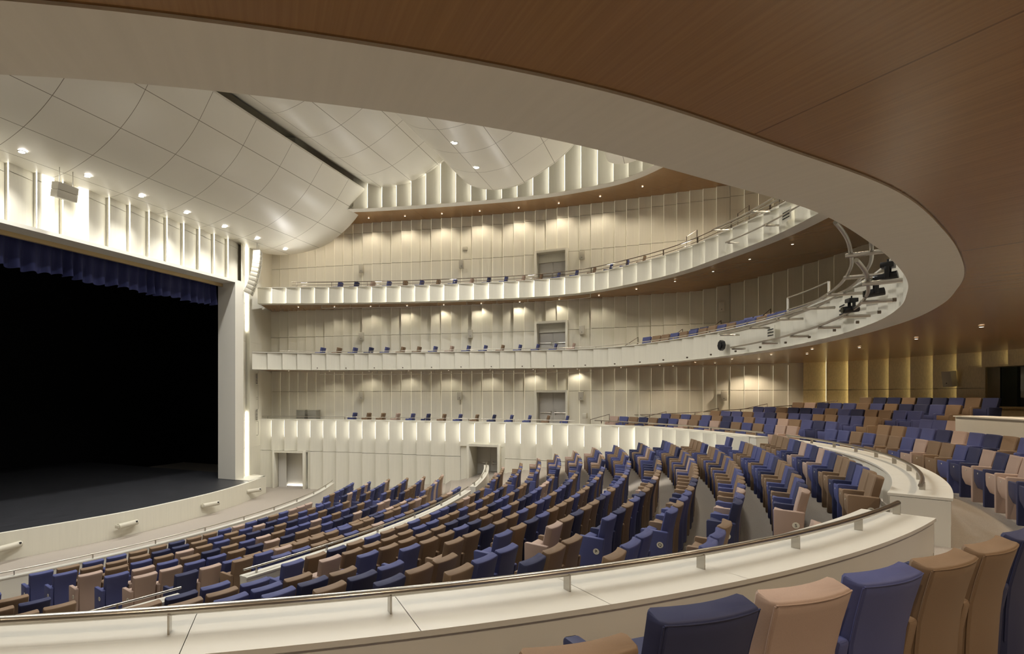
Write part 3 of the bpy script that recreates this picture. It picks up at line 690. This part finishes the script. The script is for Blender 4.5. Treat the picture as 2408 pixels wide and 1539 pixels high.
# ------------------------------------------------------------------ doors
def door(u, v, z, h, w, out, label, open_=False, idx=1, depth=.35, mtl='cream', trans=.45):
    """out: unit vector (u,v) pointing away from the room"""
    o = Vector(out).normalized(); t = Vector((-o.y, o.x)); ang = math.atan2(o.x, o.y)      # local +x = outwards
    r = bpy.data.objects.new('door_%d' % idx, None); COL.objects.link(r); r.location = W(u, v, z); r.rotation_euler = (0, 0, ang); r['kind'] = 'structure'; r['label'] = label
    f = MB(); k = .12
    f.box((-.32, -w / 2 - k, 0), (depth, -w / 2, h + k)); f.box((-.32, w / 2, 0), (depth, w / 2 + k, h + k)); f.box((-.32, -w / 2, h), (depth, w / 2, h + k)); f.make('door_frame', M[mtl], r, bevel=.008)
    g = MB(); g.box((-.2, -w / 2, -.02), (depth, w / 2, .0)); g.make('sill', M['carpet'], r)
    hh = h - trans
    if trans > .01:
        g = MB(); g.box((depth * .55, -w / 2, hh), (depth, w / 2, h)); g.make('transom_panel', M[mtl], r)
    if open_:
        g = MB(); g.box((depth + .5, -w, -.02), (depth + .55, w * 1.2, h + .4)); g.make('passage_wall', M['white'], r)
        g = MB(); g.box((depth + .44, -w * .9, .0), (depth + .49, w * .3, .05)); g.make('floor_light', M['led'], r)
        g = MB(); g.box((depth - .05, w / 2 - .5, 0), (depth, w / 2 - .02, h)); g.make('door_leaf', M['door'], r)
    else:
        for sgn in (-1, 1):
            l = MB(); l.box((depth - .06, min(sgn * .004, sgn * w / 2), 0), (depth - .01, max(sgn * .004, sgn * w / 2), hh)); L = l.make('door_leaf', M['door'], r, bevel=.004)
            p = MB(); p.tube([(depth - .12, sgn * .09, 1.02), (depth - .12, sgn * (w / 2 - .08), 1.02)], .018, 8); p.box((depth - .13, sgn * .12 - .035, .93), (depth - .06, sgn * .12 + .035, 1.11)); p.make('push_bar', M['steel'], L)
    return r
door(31.05, -6.3, -1.96, 2.13, 1.55, (1, .02), 'grey double door in the first gallery wall, open to seats', idx=1, trans=.0)
door(31.05, -6.3, 1.87, 2.05, 1.55, (1, .02), 'grey double door in the second gallery wall', idx=2)
door(31.05, -6.3, 5.58, 2.2, 1.55, (1, .02), 'grey double door in the top gallery wall', idx=3)
p = resample(C1, 1, (D2[0] + D2[1]) / 2)[0][1]; door(p.x, p.y, -4.62, 2.0, 1.5, (1, -.03), 'grey double door beside the far stalls block', idx=4, depth=1.2, trans=0)
p = resample(C1, 1, (D1[0] + D1[1]) / 2)[0][1]; door(p.x, p.y, -5.35, 2.05, 1.75, (1, -.25), 'bright open doorway beside the stage', open_=True, idx=5, depth=.3, trans=0)
b = MB(); b.box((-.02, -.07, -.05), (0, .07, .05)); o = b.make('exit_sign', M['red']); o.location = W(27.85, -7.85, -3.75); tag(o, 'tiny red and white sign right of the far stalls door', 'sign')

# ------------------------------------------------------------------ stage and proscenium
PV = -21.1; PU0, PU1 = 7.4, 22.75; PZ = 5.97; SZ = -4.45
apron = smooth([(24.6, -20.6), (22, -19.75), (19.3, -19.2), (16.5, -19.0), (14, -19.1), (10.7, -19.7), (8.0, -20.3), (5.6, -21.0)], 6)
mb = MB(); back = [Vector((p.x, -37.5)) for p in apron]; ribbon(mb, apron, SZ, back, SZ, uv=False); struct('floor', mb, M['stage'])
mb = MB(); ribbon(mb, apron, -5.36, apron, SZ + .012, uv=False)
Ai = offs(apron, -.0); A2 = [Vector((p.x, p.y - .14)) for p in apron]; ribbon(mb, apron, SZ + .012, A2, SZ + .012, uv=False)
mb.quad(W(24.6, -20.6, -5.36), W(24.95, -22.0, -5.36), W(24.95, -22.0, SZ + .012), W(24.6, -20.6, SZ + .012)); mb.quad(W(24.6, -20.6, SZ + .012), W(24.95, -22.0, SZ + .012), W(22.8, -22.2, SZ + .012), W(22.8, -20.2, SZ + .012))
tag(mb.make('stage_apron', M['cream']), 'curved cream stage front edge facing the stalls', 'stage front')
# black stage house
mb = MB(); mb.box(W(-3, -38, -6)[0:3], W(33, -37.9, 13)[0:3]); struct('wall_back', mb, M['black'])
mb = MB(); mb.box(W(-3, -38, -6), W(-2.9, -22.4, 13)); struct('wall_left', mb, M['black'])
mb = MB(); mb.box(W(33, -38, -6), W(33.1, -22.9, 13)); mb.box(W(23.6, -22.9, -6), W(33, -22.8, 13)); mb.box(W(-3, -22.9, -6), W(6.6, -22.8, 13)); struct('wall_right', mb, M['black'])
mb = MB(); mb.box(W(-3, -38, 12.9), W(33, -22.4, 13)); struct('ceiling', mb, M['black'])
mb = MB(); mb.box(W(PU0 - .8, -22.5, PZ + .8), W(PU1 + .8, -22.35, 13)); struct('wall_front', mb, M['black'])
# frame
r = empty('proscenium_frame', W(15.1, PV, SZ), 0, 'pale proscenium frame around the dark stage opening', 'frame')
def addbox(nm, lo, hi, mtl, parent, bev=.0):
    b = MB(); l = Vector(W(*lo)) - parent.location; h = Vector(W(*hi)) - parent.location
    b.box(tuple(min(a, c) for a, c in zip(l, h)), tuple(max(a, c) for a, c in zip(l, h))); return b.make(nm, M[mtl], parent, bevel=bev)
addbox('jamb', (PU1, -22.3, SZ + .012), (PU1 + .62, PV, PZ + .14), 'rim', r); addbox('jamb', (PU0 - .62, -22.3, SZ + .012), (PU0, PV, PZ + .14), 'rim', r)
addbox('header', (PU0, -21.95, PZ), (PU1, PV, PZ + .14), 'rim', r); addbox('brass_band', (PU0, -22.1, PZ - .16), (PU1, -21.96, PZ + .02), 'brass', r)
# wall above the opening, stepped panels with lit joints
HP = [Vector((23.34 - .97 * 20 + .97 * k / 2, PV - .34)) for k in range(42)]
struct('wall_front', saw(HP, .97, .24, PZ + .14, 9.3, 0., seams=(7.9,), led=M['ledtop'], ledz=lambda a, b: (a + .02, b - .8), ledw=.05, ledlab='tall light strip in a panel joint above the stage opening', ledgroup='light strips above the stage opening'), M['cream'])
for u0, u1 in ((12.85, 13.28), (14.25, 14.65)):
    b = MB(); b.box(W(u0, PV - .13, PZ + .15), W(u1, PV - .08, 8.6)); tag(b.make('light_slot', M['ledsoft']), 'wide lit slot between panels above the stage opening, %s one' % ('left' if u0 < 14 else 'right'), 'light strip')
# tormentor wall between frame and gallery
mb = MB()
tz = [SZ, -2.9, -1.35, -.1, 1.42, 3.0, 5.1, 6.6, 8.6]
for (ua, va), (ub, vb) in (((PU1 + .50, PV - .06), (24.25, -21.75)), ((24.35, -21.55), (26.1, -22.15))):
    for c0, c1 in zip(tz, tz[1:]): mb.quad(W(ua, va, c0), W(ub, vb, c0), W(ub, vb, c1 - .008), W(ua, va, c1 - .008))
mb.quad(W(24.25, -21.75, SZ), W(24.25, -22.1, SZ), W(24.25, -22.1, 8.6), W(24.25, -21.75, 8.6)); mb.quad(W(24.35, -21.55, SZ), W(24.35, -22.1, SZ), W(24.35, -22.1, 8.6), W(24.35, -21.55, 8.6))
mb.quad(W(22.6, -21.5, PZ + .14), W(24.3, -21.9, PZ + .14), W(24.3, -21.9, 9.5), W(22.6, -21.5, 9.5))
mb.quad(W(23.3, -22.2, SZ), W(26.3, -22.45, SZ), W(26.3, -22.45, 12), W(23.3, -22.2, 12))
mb.quad(W(24.35, -21.55, -5.36), W(26.1, -22.15, -5.36), W(26.1, -22.15, SZ), W(24.35, -21.55, SZ))
struct('wall_front', mb, M['cream'])
for z0, z1 in ((SZ + .05, -.9), (3.6, 8.3)):
    b = MB(); b.box(W(24.26, -21.78, z0), W(24.34, -21.72, z1)); tag(b.make('light_strip', M['ledtop']), 'tall bright light strip beside the right stage jamb, %s piece' % ('lower' if z0 < 0 else 'upper'), 'light strip')
# valance curtain
b = MB(); rows = []
for zz in (PZ - .02, 5.5, 5.1, 4.80):
    row = []
    for k in range(0, 460):
        u = PU0 + (PU1 - PU0) * k / 459; am = .04 + .10 * (PZ - zz) / 1.1
        row.append(W(u, -22.45 + am * math.sin(u * 12.5 + 1.5 * math.sin(u * 1.7)) * (1 + .4 * math.sin(u * 3.1)), zz + (.05 * math.sin(u * 2.3) + .03 * math.sin(u * 12.5) if zz < 4.9 else 0)))
    rows.append(row)
b.grid(rows); tag(b.make('valance_curtain', M['velvet'], smooth=True), 'deep blue pleated valance curtain at the top of the stage opening', 'curtain')
# stage front fixtures
apL = resample(apron, 1, 0)
def on_apron(u):
    for a, c in zip(apron, apron[1:]):
        if (a.x - u) * (c.x - u) <= 0: return a.lerp(c, (u - a.x) / (c.x - a.x)), (c - a).normalized()
for i, (u, lab) in enumerate(((22.6, 'cream tube fixture on the stage front, farthest right'), (18.9, 'cream tube fixture on the stage front, second from right'), (14.6, 'cream tube fixture on the stage front with a dark lens, nearest whole one'), (10.75, 'cream tube fixture on the stage front cut by the left picture edge'))):
    p, d = on_apron(u); nr = Vector((-abs(d.y) if False else 0, 1)); ang = math.atan2(-d.y, -d.x) 
    r = empty('tube_fixture', W(p.x, p.y + .19, -4.88), ang * .9, lab, 'fixture', 'tube fixtures on the stage front')
    b = MB(); b.tube([(0, -.42, 0), (0, .42, 0)], .10, 16); b.make('tube_body', M['spk'], r, smooth=True)
    for sg in (-1, 1):
        b = MB(); b.box((-.14, sg * .44 - .02, -.06), (.06, sg * .44 + .02, .06)); b.make('bracket', M['spk'], r, bevel=.01)
    b = MB(); b.box((.07, .30, .02), (.105, .37, .08)); b.make('lens', M['dark'], r)
# ladders with vents on the tormentor
for z, lab in ((.95, 'upper steel climbing rail with vent slots beside the stage'), (-1.1, 'lower steel climbing rail with vent slots beside the stage')):
    r = empty('climbing_rail', W(25.15, -21.75, z), 0, lab, 'rail')
    for z0, z1 in ((.32, 1.0), (-1.15, -.35)):
        b = MB(); b.tube([(0, 0, z0), (.10, 0, z0), (.13, 0, z0 + .03), (.13, 0, z1 - .03), (.10, 0, z1), (0, 0, z1)], .016, 8); b.make('rail_loop', M['steel'], r, smooth=True)
    for k in range(9):
        b = MB(); b.box((0, -.06, -.28 + .066 * k), (.03, .07, -.25 + .066 * k)); b.make('vent_slot', M['black'], r)

# ------------------------------------------------------------------ hung loudspeakers
r = empty('line_array', W(23.95, -20.55, 7.8), .5, 'curved column of cream loudspeakers hanging right of the stage', 'loudspeaker array')
x = 0; z = 0; tilt = 0
for k in range(10):
    m = Matrix.Translation((x, 0, z)) @ Matrix.Rotation(tilt, 4, 'Y')
    b = MB(); b.box((-.25, -.34, -.235), (.13, .34, 0), m); c = b.make('speaker_box', M['spk'], r, bevel=.012)
    g = MB(); g.box((.131, -.10, -.2), (.135, .10, -.03), m); g.make('horn_grille', M['grille'], c)
    x -= .235 * math.sin(tilt) ; z -= .24 * math.cos(tilt); tilt += .05
b = MB(); b.tube([(-.05, -.2, 0), (-.05, -.2, .42)], .015, 6); b.tube([(-.05, .2, 0), (-.05, .2, .42)], .015, 6); b.box((-.25, -.3, .0), (.1, .3, .07)); b.make('rigging_chain', M['steel'], r)
r = empty('hung_speaker', W(13.1, -20.2, 7.9), .0, 'pair of cream loudspeakers hanging above the stage opening, upper left', 'loudspeaker')
for k, dz in enumerate((-.45, -.72)):
    b = MB(); b.box((-.2, -.38, dz), (.2, .38, dz + .26), Matrix.Rotation(.2, 4, 'Y')); b.make('speaker_box', M['spk'], r, bevel=.012)
b = MB(); b.tube([(0, -.25, -.2), (0, -.25, .55)], .014, 6); b.tube([(0, .25, -.2), (0, .25, .55)], .014, 6); b.make('rigging_chain', M['steel'], r)

# ------------------------------------------------------------------ wall speakers, boxes
def wall_speaker(s_or_uv, z, label, grp, h=.46, w=.26, mtl='spk', curve=CW):
    p = s_or_uv if isinstance(s_or_uv, Vector) else resample(curve, 1, s_or_uv)[0][1]
    k = min(range(len(curve)), key=lambda i: (curve[i] - p).length); d = (curve[min(k + 1, len(curve) - 1)] - curve[max(k - 1, 0)]).normalized(); nr = Vector((-d.y, d.x)); ang = math.atan2(nr.x, nr.y)
    r = empty('wall_speaker', W(p.x + nr.x * .1, p.y + nr.y * .1, z), ang, label, 'loudspeaker', grp)
    b = MB(); b.box((.08, -w / 2, -h / 2), (.30, w / 2, h / 2), Matrix.Rotation(.12, 4, 'Y')); b.make('cabinet', M[mtl], r, bevel=.015)
    b = MB(); b.box((-.05, -.04, -.05), (.09, .04, .05)); b.make('wall_bracket', M['steel'], r)
    b = MB(); b.tube([(.297, 0, -h * .33), (.302, 0, -h * .33)], .02, 8); b.make('badge_dot', M['dark'], r)
SP = [(-17.3, .0), (-11.4, .0), (-4.5, .0), (2.3, .0)]
for lvl, zz, nm, vs in ((1, .02, 'first', (-16.9, -11.3, -4.75, 1.9)), (2, 3.5, 'second', (-16.9, -10.7, -4.7, 1.8)), (3, 7.45, 'top', (-16.9, -11.2, -4.7, 1.7))):
    for i, v in enumerate(vs):
        wall_speaker(s_at(CW, v), zz if lvl != 2 or i < 3 else 4.3, 'small cream loudspeaker on the %s gallery wall, %s from the stage' % (nm, ORD[i]), 'wall loudspeakers of the galleries')
for a, z, lab in ((30.6, .62, 'cream loudspeaker on the golden back wall panels'), (29.5, 4.4, 'cream loudspeaker high on the second balcony back wall')):
    wall_speaker(s_ang(CW, a), z, lab, 'wall loudspeakers of the galleries', h=.55, w=.34)
for v, lab in ((-20.3, 'grey grille monitor box at the stage end of the first gallery, left'), (-19.5, 'grey grille monitor box at the stage end of the first gallery, right')):
    r = empty('monitor_box', W(27.6, v, -1.96), .15, lab, 'loudspeaker')
    b = MB(); b.box((-.3, -.3, .0), (.25, .3, 1.1)); b.make('cabinet', M['grille'], r, bevel=.01); b = MB(); b.box((-.31, -.31, 1.1), (.26, .31, 1.13)); b.make('top_frame', M['spk'], r)
o = MB(); o.box((-.1, -.22, 0), (.1, .22, .28)); o = o.make('wall_box', M['spk'], bevel=.01); o.location = W(30.6, -4.5, -1.2); tag(o, 'small pale box right of the first gallery door', 'box')
for u, v, z, lab in ((30.3, -11.0, 8.35, 'tiny white sensor high on the top gallery wall'), (30.85, -9.7, 9.55, 'small grey box just below the upper soffit')):
    o = MB(); o.box((-.12, -.08, -.1), (.12, .08, .1)); o = o.make('wall_sensor', M['spk'], bevel=.01); o.location = W(u - .1, v, z); tag(o, lab, 'sensor')

# ------------------------------------------------------------------ control booth window and desk at the back
a0, a1 = 27.6, -4
mb = MB(); A = arc(15.1, -12.6, 24.32, a0, a1, 20); ribbon(mb, A, -1.3, A, -.36, uv=False); struct('wall_back', mb, M['gold'])
mb = MB(); A = arc(15.1, -12.6, 24.2, a0, a1, 20); B = arc(15.1, -12.6, 24.9, a0, a1, 20)
ribbon(mb, A, .96, B, .96, uv=False); ribbon(mb, A, .96, A, 1.02, uv=False); ribbon(mb, A, -.36, B, -.36, uv=False); ribbon(mb, A, -.42, A, -.36, uv=False)
mb.quad(W(A[0].x, A[0].y, -.4), W(B[0].x, B[0].y, -.4), W(B[0].x, B[0].y, 1.0), W(A[0].x, A[0].y, 1.0)); w = mb.make('window_1', M['gold']); w['kind'] = 'structure'
mb = MB(); A = arc(15.1, -12.6, 24.85, a0 - 1.6, a1, 20); ribbon(mb, A, -.36, A, .96, uv=False); mb.make('window_pane', M['booth'], w)
mb = MB()
for t in (a0 - 1.7, a0 - 3.8, a0 - 8.2, a0 - 12):
    A = arc(15.1, -12.6, 24.8, t, t - .15, 1); ribbon(mb, A, -.36, A, .96, uv=False)
A = arc(15.1, -12.6, 24.78, a0, a0 - 1.8, 3); ribbon(mb, A, -.36, A, .96, uv=False)
mb.make('window_frame', M['rim'], w)
for nm, t0, t1, R_, z0, z1, mm in (('booth_back_wall', 31, -6, 26.9, -1.3, 1.35, 'boothwall'), ('equipment_cabinet', 24.6, 21.6, 26.2, -1.3, .85, 'boothcab'), ('wall_unit', 24.4, 22.9, 25.9, .15, .72, 'boothcab'), ('side_panel', 27.3, 26.2, 25.6, -1.3, 1.3, 'boothcab')):
    mb = MB(); A = arc(15.1, -12.6, R_, t0, t1, 12); B = arc(15.1, -12.6, R_ + .3, t0, t1, 12)
    ribbon(mb, A, z0, A, z1, uv=False); ribbon(mb, A, z1, B, z1, uv=False); mb.quad(W(A[0].x, A[0].y, z0), W(B[0].x, B[0].y, z0), W(B[0].x, B[0].y, z1), W(A[0].x, A[0].y, z1))
    mb.make(nm, M[mm], w)
l = bpy.data.lights.new('booth_lamp', 'POINT'); l.energy = 4; l.shadow_soft_size = .2; l.color = (.85, 1, .85); o = bpy.data.objects.new('booth_lamp', l); COL.objects.link(o); o.location = W(15.1 + 25.7 * math.sin(math.radians(19)), -12.6 + 25.7 * math.cos(math.radians(19)), 1.1)
# curved desk front
r = empty('control_desk', W(18.5, 5.6, -1.7), 0, 'curved cream control desk wall in front of the booth window', 'desk')
mb = MB(); A = arc(15.1, -12.6, 19.75, 13.8, -3, 24); B = arc(15.1, -12.6, 20.1, 13.8, -3, 24)
ribbon(mb, A, -1.9, A, -.545, uv=False); mb.quad(W(A[0].x, A[0].y, -1.9), W(B[0].x, B[0].y, -1.9), W(B[0].x, B[0].y, -.545), W(A[0].x, A[0].y, -.545))
e0 = arc(15.1, -12.6, 22.0, 13.8, -3, 24); mb.quad(W(A[0].x, A[0].y, -1.9), W(e0[0].x, e0[0].y, -1.5), W(e0[0].x, e0[0].y, -.545), W(A[0].x, A[0].y, -.545))
mb.v = [tuple(Vector(p) - r.location) for p in mb.v]; mb.make('front_panel', M['cap'], r)
mb = MB(); ribbon(mb, arc(15.1, -12.6, 19.7, 13.8, -3, 24), -.53, arc(15.1, -12.6, 20.4, 13.8, -3, 24), -.53, uv=False); ribbon(mb, arc(15.1, -12.6, 19.7, 13.8, -3, 24), -.56, arc(15.1, -12.6, 19.7, 13.8, -3, 24), -.53, uv=False)
mb.v = [tuple(Vector(p) - r.location) for p in mb.v]; mb.make('counter_top', M['white'], r)

# ------------------------------------------------------------------ stair handrails beside the balcony rows
def bentrail(pts, label, posts=(), r=.018, grp='bronze stair handrails of the balconies'):
    base = Vector(W(*pts[len(pts) // 2])); root = empty('stair_handrail', base, 0, label, 'handrail', grp)
    b = MB(); b.tube([Vector(W(*p)) - base for p in pts], r, 8); b.make('rail_tube', M['bronze'], root, smooth=True)
    for p, zb in posts:
        b = MB(); b.tube([Vector(W(*p)) - base, Vector(W(p[0], p[1], zb)) - base], r * .85, 6); b.make('post', M['bronze'], root)
# long sloping rail along the side of the rear block, first balcony
side_pts = []
for a, R_, z in ((58.5, 19.0, -1.0), (55, 19.5, -.96), (50, 20.6, -.82), (45.5, 21.6, -.64), (41, 22.6, -.44), (37, 23.2, -.22)):
    side_pts.append((BC[0] + R_ * math.sin(math.radians(a)), BC[1] + R_ * math.cos(math.radians(a)), z))
bentrail(side_pts, 'long rising bronze handrail behind the left block of the first balcony', [(p, p[2] - .85) for p in side_pts[:-1]])
for i, (a, R_, z) in enumerate(((60, 17.9, -1.02), (52.6, 19.1, -.84), (46.9, 20.2, -.64), (42.6, 21.3, -.42))):
    p = lambda da, dr, dz: (BC[0] + (R_ + dr) * math.sin(math.radians(a + da)), BC[1] + (R_ + dr) * math.cos(math.radians(a + da)), z + dz)
    q0 = p(1.2, -.45, -.22); q1 = p(-.6, .35, .05)
    bentrail([(q0[0], q0[1], q0[2] - .65), q0, q1, (q1[0], q1[1], q1[2] - .75)], 'short bronze stair handrail at first balcony left block, %s step up' % ORD[i])
for i, s in enumerate((20.6, 23.6, 26.2, 29.3)):
    P = offs(CB2, 1.2 + .55 * i); p = resample(P, 1, s)[0][1]; q = resample(P, 1, s + .8)[0][1]
    zb = 1.85 + .18 * i
    bentrail([(p.x, p.y, zb), (p.x, p.y, zb + .62), (q.x, q.y, zb + 1.0), (q.x, q.y, zb)], 'short bronze stair handrail on the second balcony, %s from the left' % ORD[i])
for i, s in enumerate((23.5, 26.5, 28.6, 30.3)):
    P = offs(CB3, .55); p = resample(P, 1, s)[0][1]; q = resample(P, 1, s + .6)[0][1]; zb = 5.7
    bentrail([(p.x, p.y, zb), (p.x, p.y, zb + 1.0), (q.x, q.y, zb + 1.1), (q.x, q.y, zb)], 'short bronze stair handrail on the top gallery, %s from the left' % ORD[i])
# pale guard rail on second balcony
P = offs(CB2, .35); A = [p for s, p in resample(P, .5, s_u(CB2, 19.3))][:6]
base = Vector(W(A[2].x, A[2].y, 2.37)); root = empty('guard_rail', base, 0, 'pale steel guard rail standing on the second balcony rear edge', 'guard rail')
for hz in (.22, .58):
    b = MB(); b.tube([Vector(W(p.x, p.y, 2.37 + hz)) - base for p in A], .024, 8); b.make('rail_tube', M['steel'], root, smooth=True)
for p in (A[0], A[-1]):
    b = MB(); b.tube([Vector(W(p.x, p.y, 2.0)) - base, Vector(W(p.x, p.y, 2.37 + .58)) - base], .028, 8); b.make('post', M['white'], root)

# ------------------------------------------------------------------ ceiling clouds
CL = [([(-21.6, 8.22), (-20.9, 8.18), (-20.0, 8.30), (-18.8, 8.62), (-17.6, 9.15), (-16.5, 9.95), (-15.5, 11.2)], 27.3, 'large curved ceiling panel above the stage front with six downlights'),
      ([(-18.2, 13.6), (-16.9, 12.6), (-16.0, 11.95), (-15.3, 11.52), (-14.4, 11.25), (-13.3, 11.38), (-12.3, 11.75), (-11.1, 12.4)], 27.5, 'curved ceiling panel in the middle, behind the largest one'),
      ([(-11.6, 13.2), (-11.1, 12.4), (-9.9, 10.95), (-8.75, 10.42), (-7.7, 10.33), (-6.8, 10.5), (-5.3, 11.25), (-4.45, 11.95), (-3.9, 12.7)], 27.4, 'curved bowl shaped ceiling panel with three downlights, right of centre'),
      ([(-3.35, 12.6), (-3.1, 11.0), (-2.75, 10.52), (-1.9, 10.45), (-.8, 10.9), (.4, 11.8)], 27.0, 'small visible tip of the rearmost curved ceiling panel')]
for i, (prof, ue, lab) in enumerate(CL):
    pr = smooth(prof, 6); b = MB(); n = 30; rows = []; uvs = []; s = [0]
    for k in range(1, len(pr)): s.append(s[-1] + (pr[k] - pr[k - 1]).length)
    def uend(v): return ue - (.0 if v > -18.5 else ((-18.5 - v) * .42) ** 1.5 if i == 0 else 0)
    for k, p in enumerate(pr):
        e = uend(p.x); rows.append([W(-2 + (e + 2) * j / n, p.x, p.y) for j in range(n + 1)]); uvs.append([(-2 + (e + 2) * j / n + .9, s[k] + .5) for j in range(n + 1)])
    b.grid(rows, uvs=uvs)
    rows2 = [[(x, y, z + .09) for x, y, z in r_] for r_ in rows]; b.grid(rows2[::-1], uvs=uvs[::-1])
    b.grid([[r_[-1] for r_ in rows], [r_[-1] for r_ in rows2]], uvs=[[(.5, .5)] * len(pr)] * 2); b.grid([rows[0], rows2[0]], uvs=[[(.5, .5)] * (n + 1)] * 2); b.grid([rows[-1], rows2[-1]], uvs=[[(.5, .5)] * (n + 1)] * 2)
    tag(b.make('ceiling_cloud', M['cloud'], smooth=True), lab, 'ceiling panel')
mb = MB(); mb.quad(W(-10, -24, 14.3), W(34, -24, 14.3), W(34, 14, 14.3), W(-10, 14, 14.3)); struct('ceiling', mb, M['cream'])

# ------------------------------------------------------------------ lamps
def spot(u, v, z, power, size=2.2, blend=.6, r=.07, col=(1, .975, .925), tgt=None):  # serves the downlights and also the added fill spots and uplights
    l = bpy.data.lights.new('downlight', 'SPOT'); l.energy = power; l.spot_size = size; l.spot_blend = blend; l.shadow_soft_size = r; l.color = col
    o = bpy.data.objects.new('spot_lamp', l); COL.objects.link(o); o.location = W(u, v, z)
    if tgt:
        d = Vector(W(*tgt)) - Vector(o.location); o.rotation_euler = d.to_track_quat('-Z', 'Y').to_euler()
    return o
def downlight(u, v, z, label, grp, r=.10, m='lamp'):
    rt = empty('downlight', W(u, v, z), 0, label, 'downlight', grp)
    b = MB(); b.tube([(0, 0, -.012), (0, 0, .0)], r, 20); b.make('lens', M[m], rt)
    b = MB(); n = 20; rows = [[(math.cos(2 * PI * j / n) * q, math.sin(2 * PI * j / n) * q, zz) for j in range(n)] for q, zz in ((r, -.013), (r * 1.3, -.013), (r * 1.32, .01))]; b.grid(rows, close=True); b.make('trim_ring', M['spk'], rt)
def cloud_z(i, v):
    pr = smooth(CL[i][0], 6)
    for a, c in zip(pr, pr[1:]):
        if a.x <= v <= c.x: return a.y + (c.y - a.y) * (v - a.x) / (c.x - a.x)
    return 10
D1U = [25.6 - 2.35 * k for k in range(10)]
for k, u in enumerate(D1U):
    v = -20.1; z = cloud_z(0, v) - .01
    downlight(u, v, z, 'round bright downlight in the large ceiling panel, %s from its far end' % ORD[k], 'downlights in the large ceiling panel')
    spot(u, v, z - .05, 460, 1.9, blend=.9)
for k in range(9):
    u = 24.3 - 2.75 * k; v = -8.3; z = cloud_z(2, v) - .01
    downlight(u, v, z, 'round bright downlight in the bowl shaped ceiling panel, %s from its far end' % ORD[k], 'downlights in the bowl shaped ceiling panel')
    spot(u, v, z - .05, 620, 2.5)
# added unseen spots below the middle and rear ceiling panels for more fill
for u in (3, 8, 13, 18, 23): spot(u, -13.8, 11.0, 520, 2.5, r=.15)
for u in (9, 14, 19, 24): spot(u, .2, 11.2, 420, 2.4, r=.15)
# small downlights in the wooden soffits
def soffit_lights(curve, d, s0, s1, step, z, power, grp, where, size=2.3, lens=True, col=(1, .86, .66)):
    P = offs(curve, d)
    for k, (s, p) in enumerate([x for x in resample(P, step, s0) if x[0] < s1]):
        if lens: downlight(p.x, p.y, z, 'tiny downlight in the wooden soffit %s' % where, grp, r=.035, m='lampsm')
        spot(p.x, p.y, z - .04, power, size, r=.04, col=col)
soffit_lights(CB2, 1.15, 2, 34, 2.3, 1.42, 34, 'tiny downlights in the second gallery soffit', 'under the second gallery', col=(1, .9, .7))
soffit_lights(CB3, 1.25, 2, 38, 2.1, 5.12, 42, 'tiny downlights in the top gallery soffit', 'under the top gallery', col=(1, .9, .7))
soffit_lights(CB4, 1.6, 2, 38, 2.1, 10.14, 110, 'tiny downlights in the upper soffit', 'of the upper ring')
soffit_lights(CB2, 2.2, 24, 66, 2.6, 1.42, 95, 'tiny downlights in the near wooden soffit', 'above the rear rows', col=(1, .82, .6))
soffit_lights(CB2, 5.0, 24, 66, 3.0, 1.45, 120, 'tiny downlights in the near wooden soffit', 'above the rear rows', col=(1, .82, .6), lens=False)
soffit_lights(CB3, 2.1, 23, 42, 2.4, 5.12, 110, 'tiny downlights in the top gallery soffit', 'under the top gallery', lens=False)  # bare spots added under the top gallery to brighten the rear wall
soffit_lights(CB4, 2.6, 24, 40, 2.6, 10.10, 90, 'tiny downlights in the upper soffit', 'of the upper ring', lens=False)  # more bare spots, added to lighten the rear wall under the ring
# unseen spots added behind the upper gallery coping to brighten the ceiling panels
for s_, p in resample(offs(CB3, .55), 4.2, 2.5):
    if s_ < 44: spot(p.x, p.y, 6.25, 150, 2.3, blend=1., r=.2, tgt=(p.x * .55 + 6.7, p.y * .8 - 2.2, 11.5))
for u, v in ((5.0, 1.0), (2.0, -3.5), (1.2, -8.5), (1.2, -14)): spot(u, v, 6.25, 170, 2.3, blend=1., r=.2, tgt=(u + 7, v - 1.5, 11.5))  # near side ones, added for the same brightening
# doorway beside the stage
l = bpy.data.lights.new('passage_lamp', 'AREA'); l.energy = 25; l.size = .3; l.color = (.95, .95, 1); o = bpy.data.objects.new('passage_lamp', l); COL.objects.link(o); o.location = W(27.55, -20.6, -3.40)

# ------------------------------------------------------------------ camera, world, view
cam = bpy.data.cameras.new('camera'); co = bpy.data.objects.new('camera', cam); COL.objects.link(co); SC.camera = co
co.location = (0, 0, ZC); co.rotation_euler = (PI / 2, 0, TC)
cam.sensor_width = 36; cam.lens = FPX / 2408 * 36; cam.shift_x = (1204 - CX) / 2408; cam.shift_y = (CY - 769.5) / 2408; cam.clip_start = .05; cam.clip_end = 200
w = bpy.data.worlds.new('world'); SC.world = w; w.use_nodes = True; w.node_tree.nodes['Background'].inputs[0].default_value = (.01, .01, .012, 1); w.node_tree.nodes['Background'].inputs[1].default_value = 1
vs = SC.view_settings; vs.view_transform = 'Standard'; vs.look = 'None'; vs.gamma = 1; vs.exposure = 0.26; vs.use_curve_mapping = False
cy = SC.cycles; cy.use_denoising = True; cy.max_bounces = 6; cy.diffuse_bounces = 5; cy.glossy_bounces = 3; cy.use_light_tree = True; cy.adaptive_threshold = .1; cy.sample_clamp_indirect = 4; cy.caustics_reflective = False; cy.caustics_refractive = False
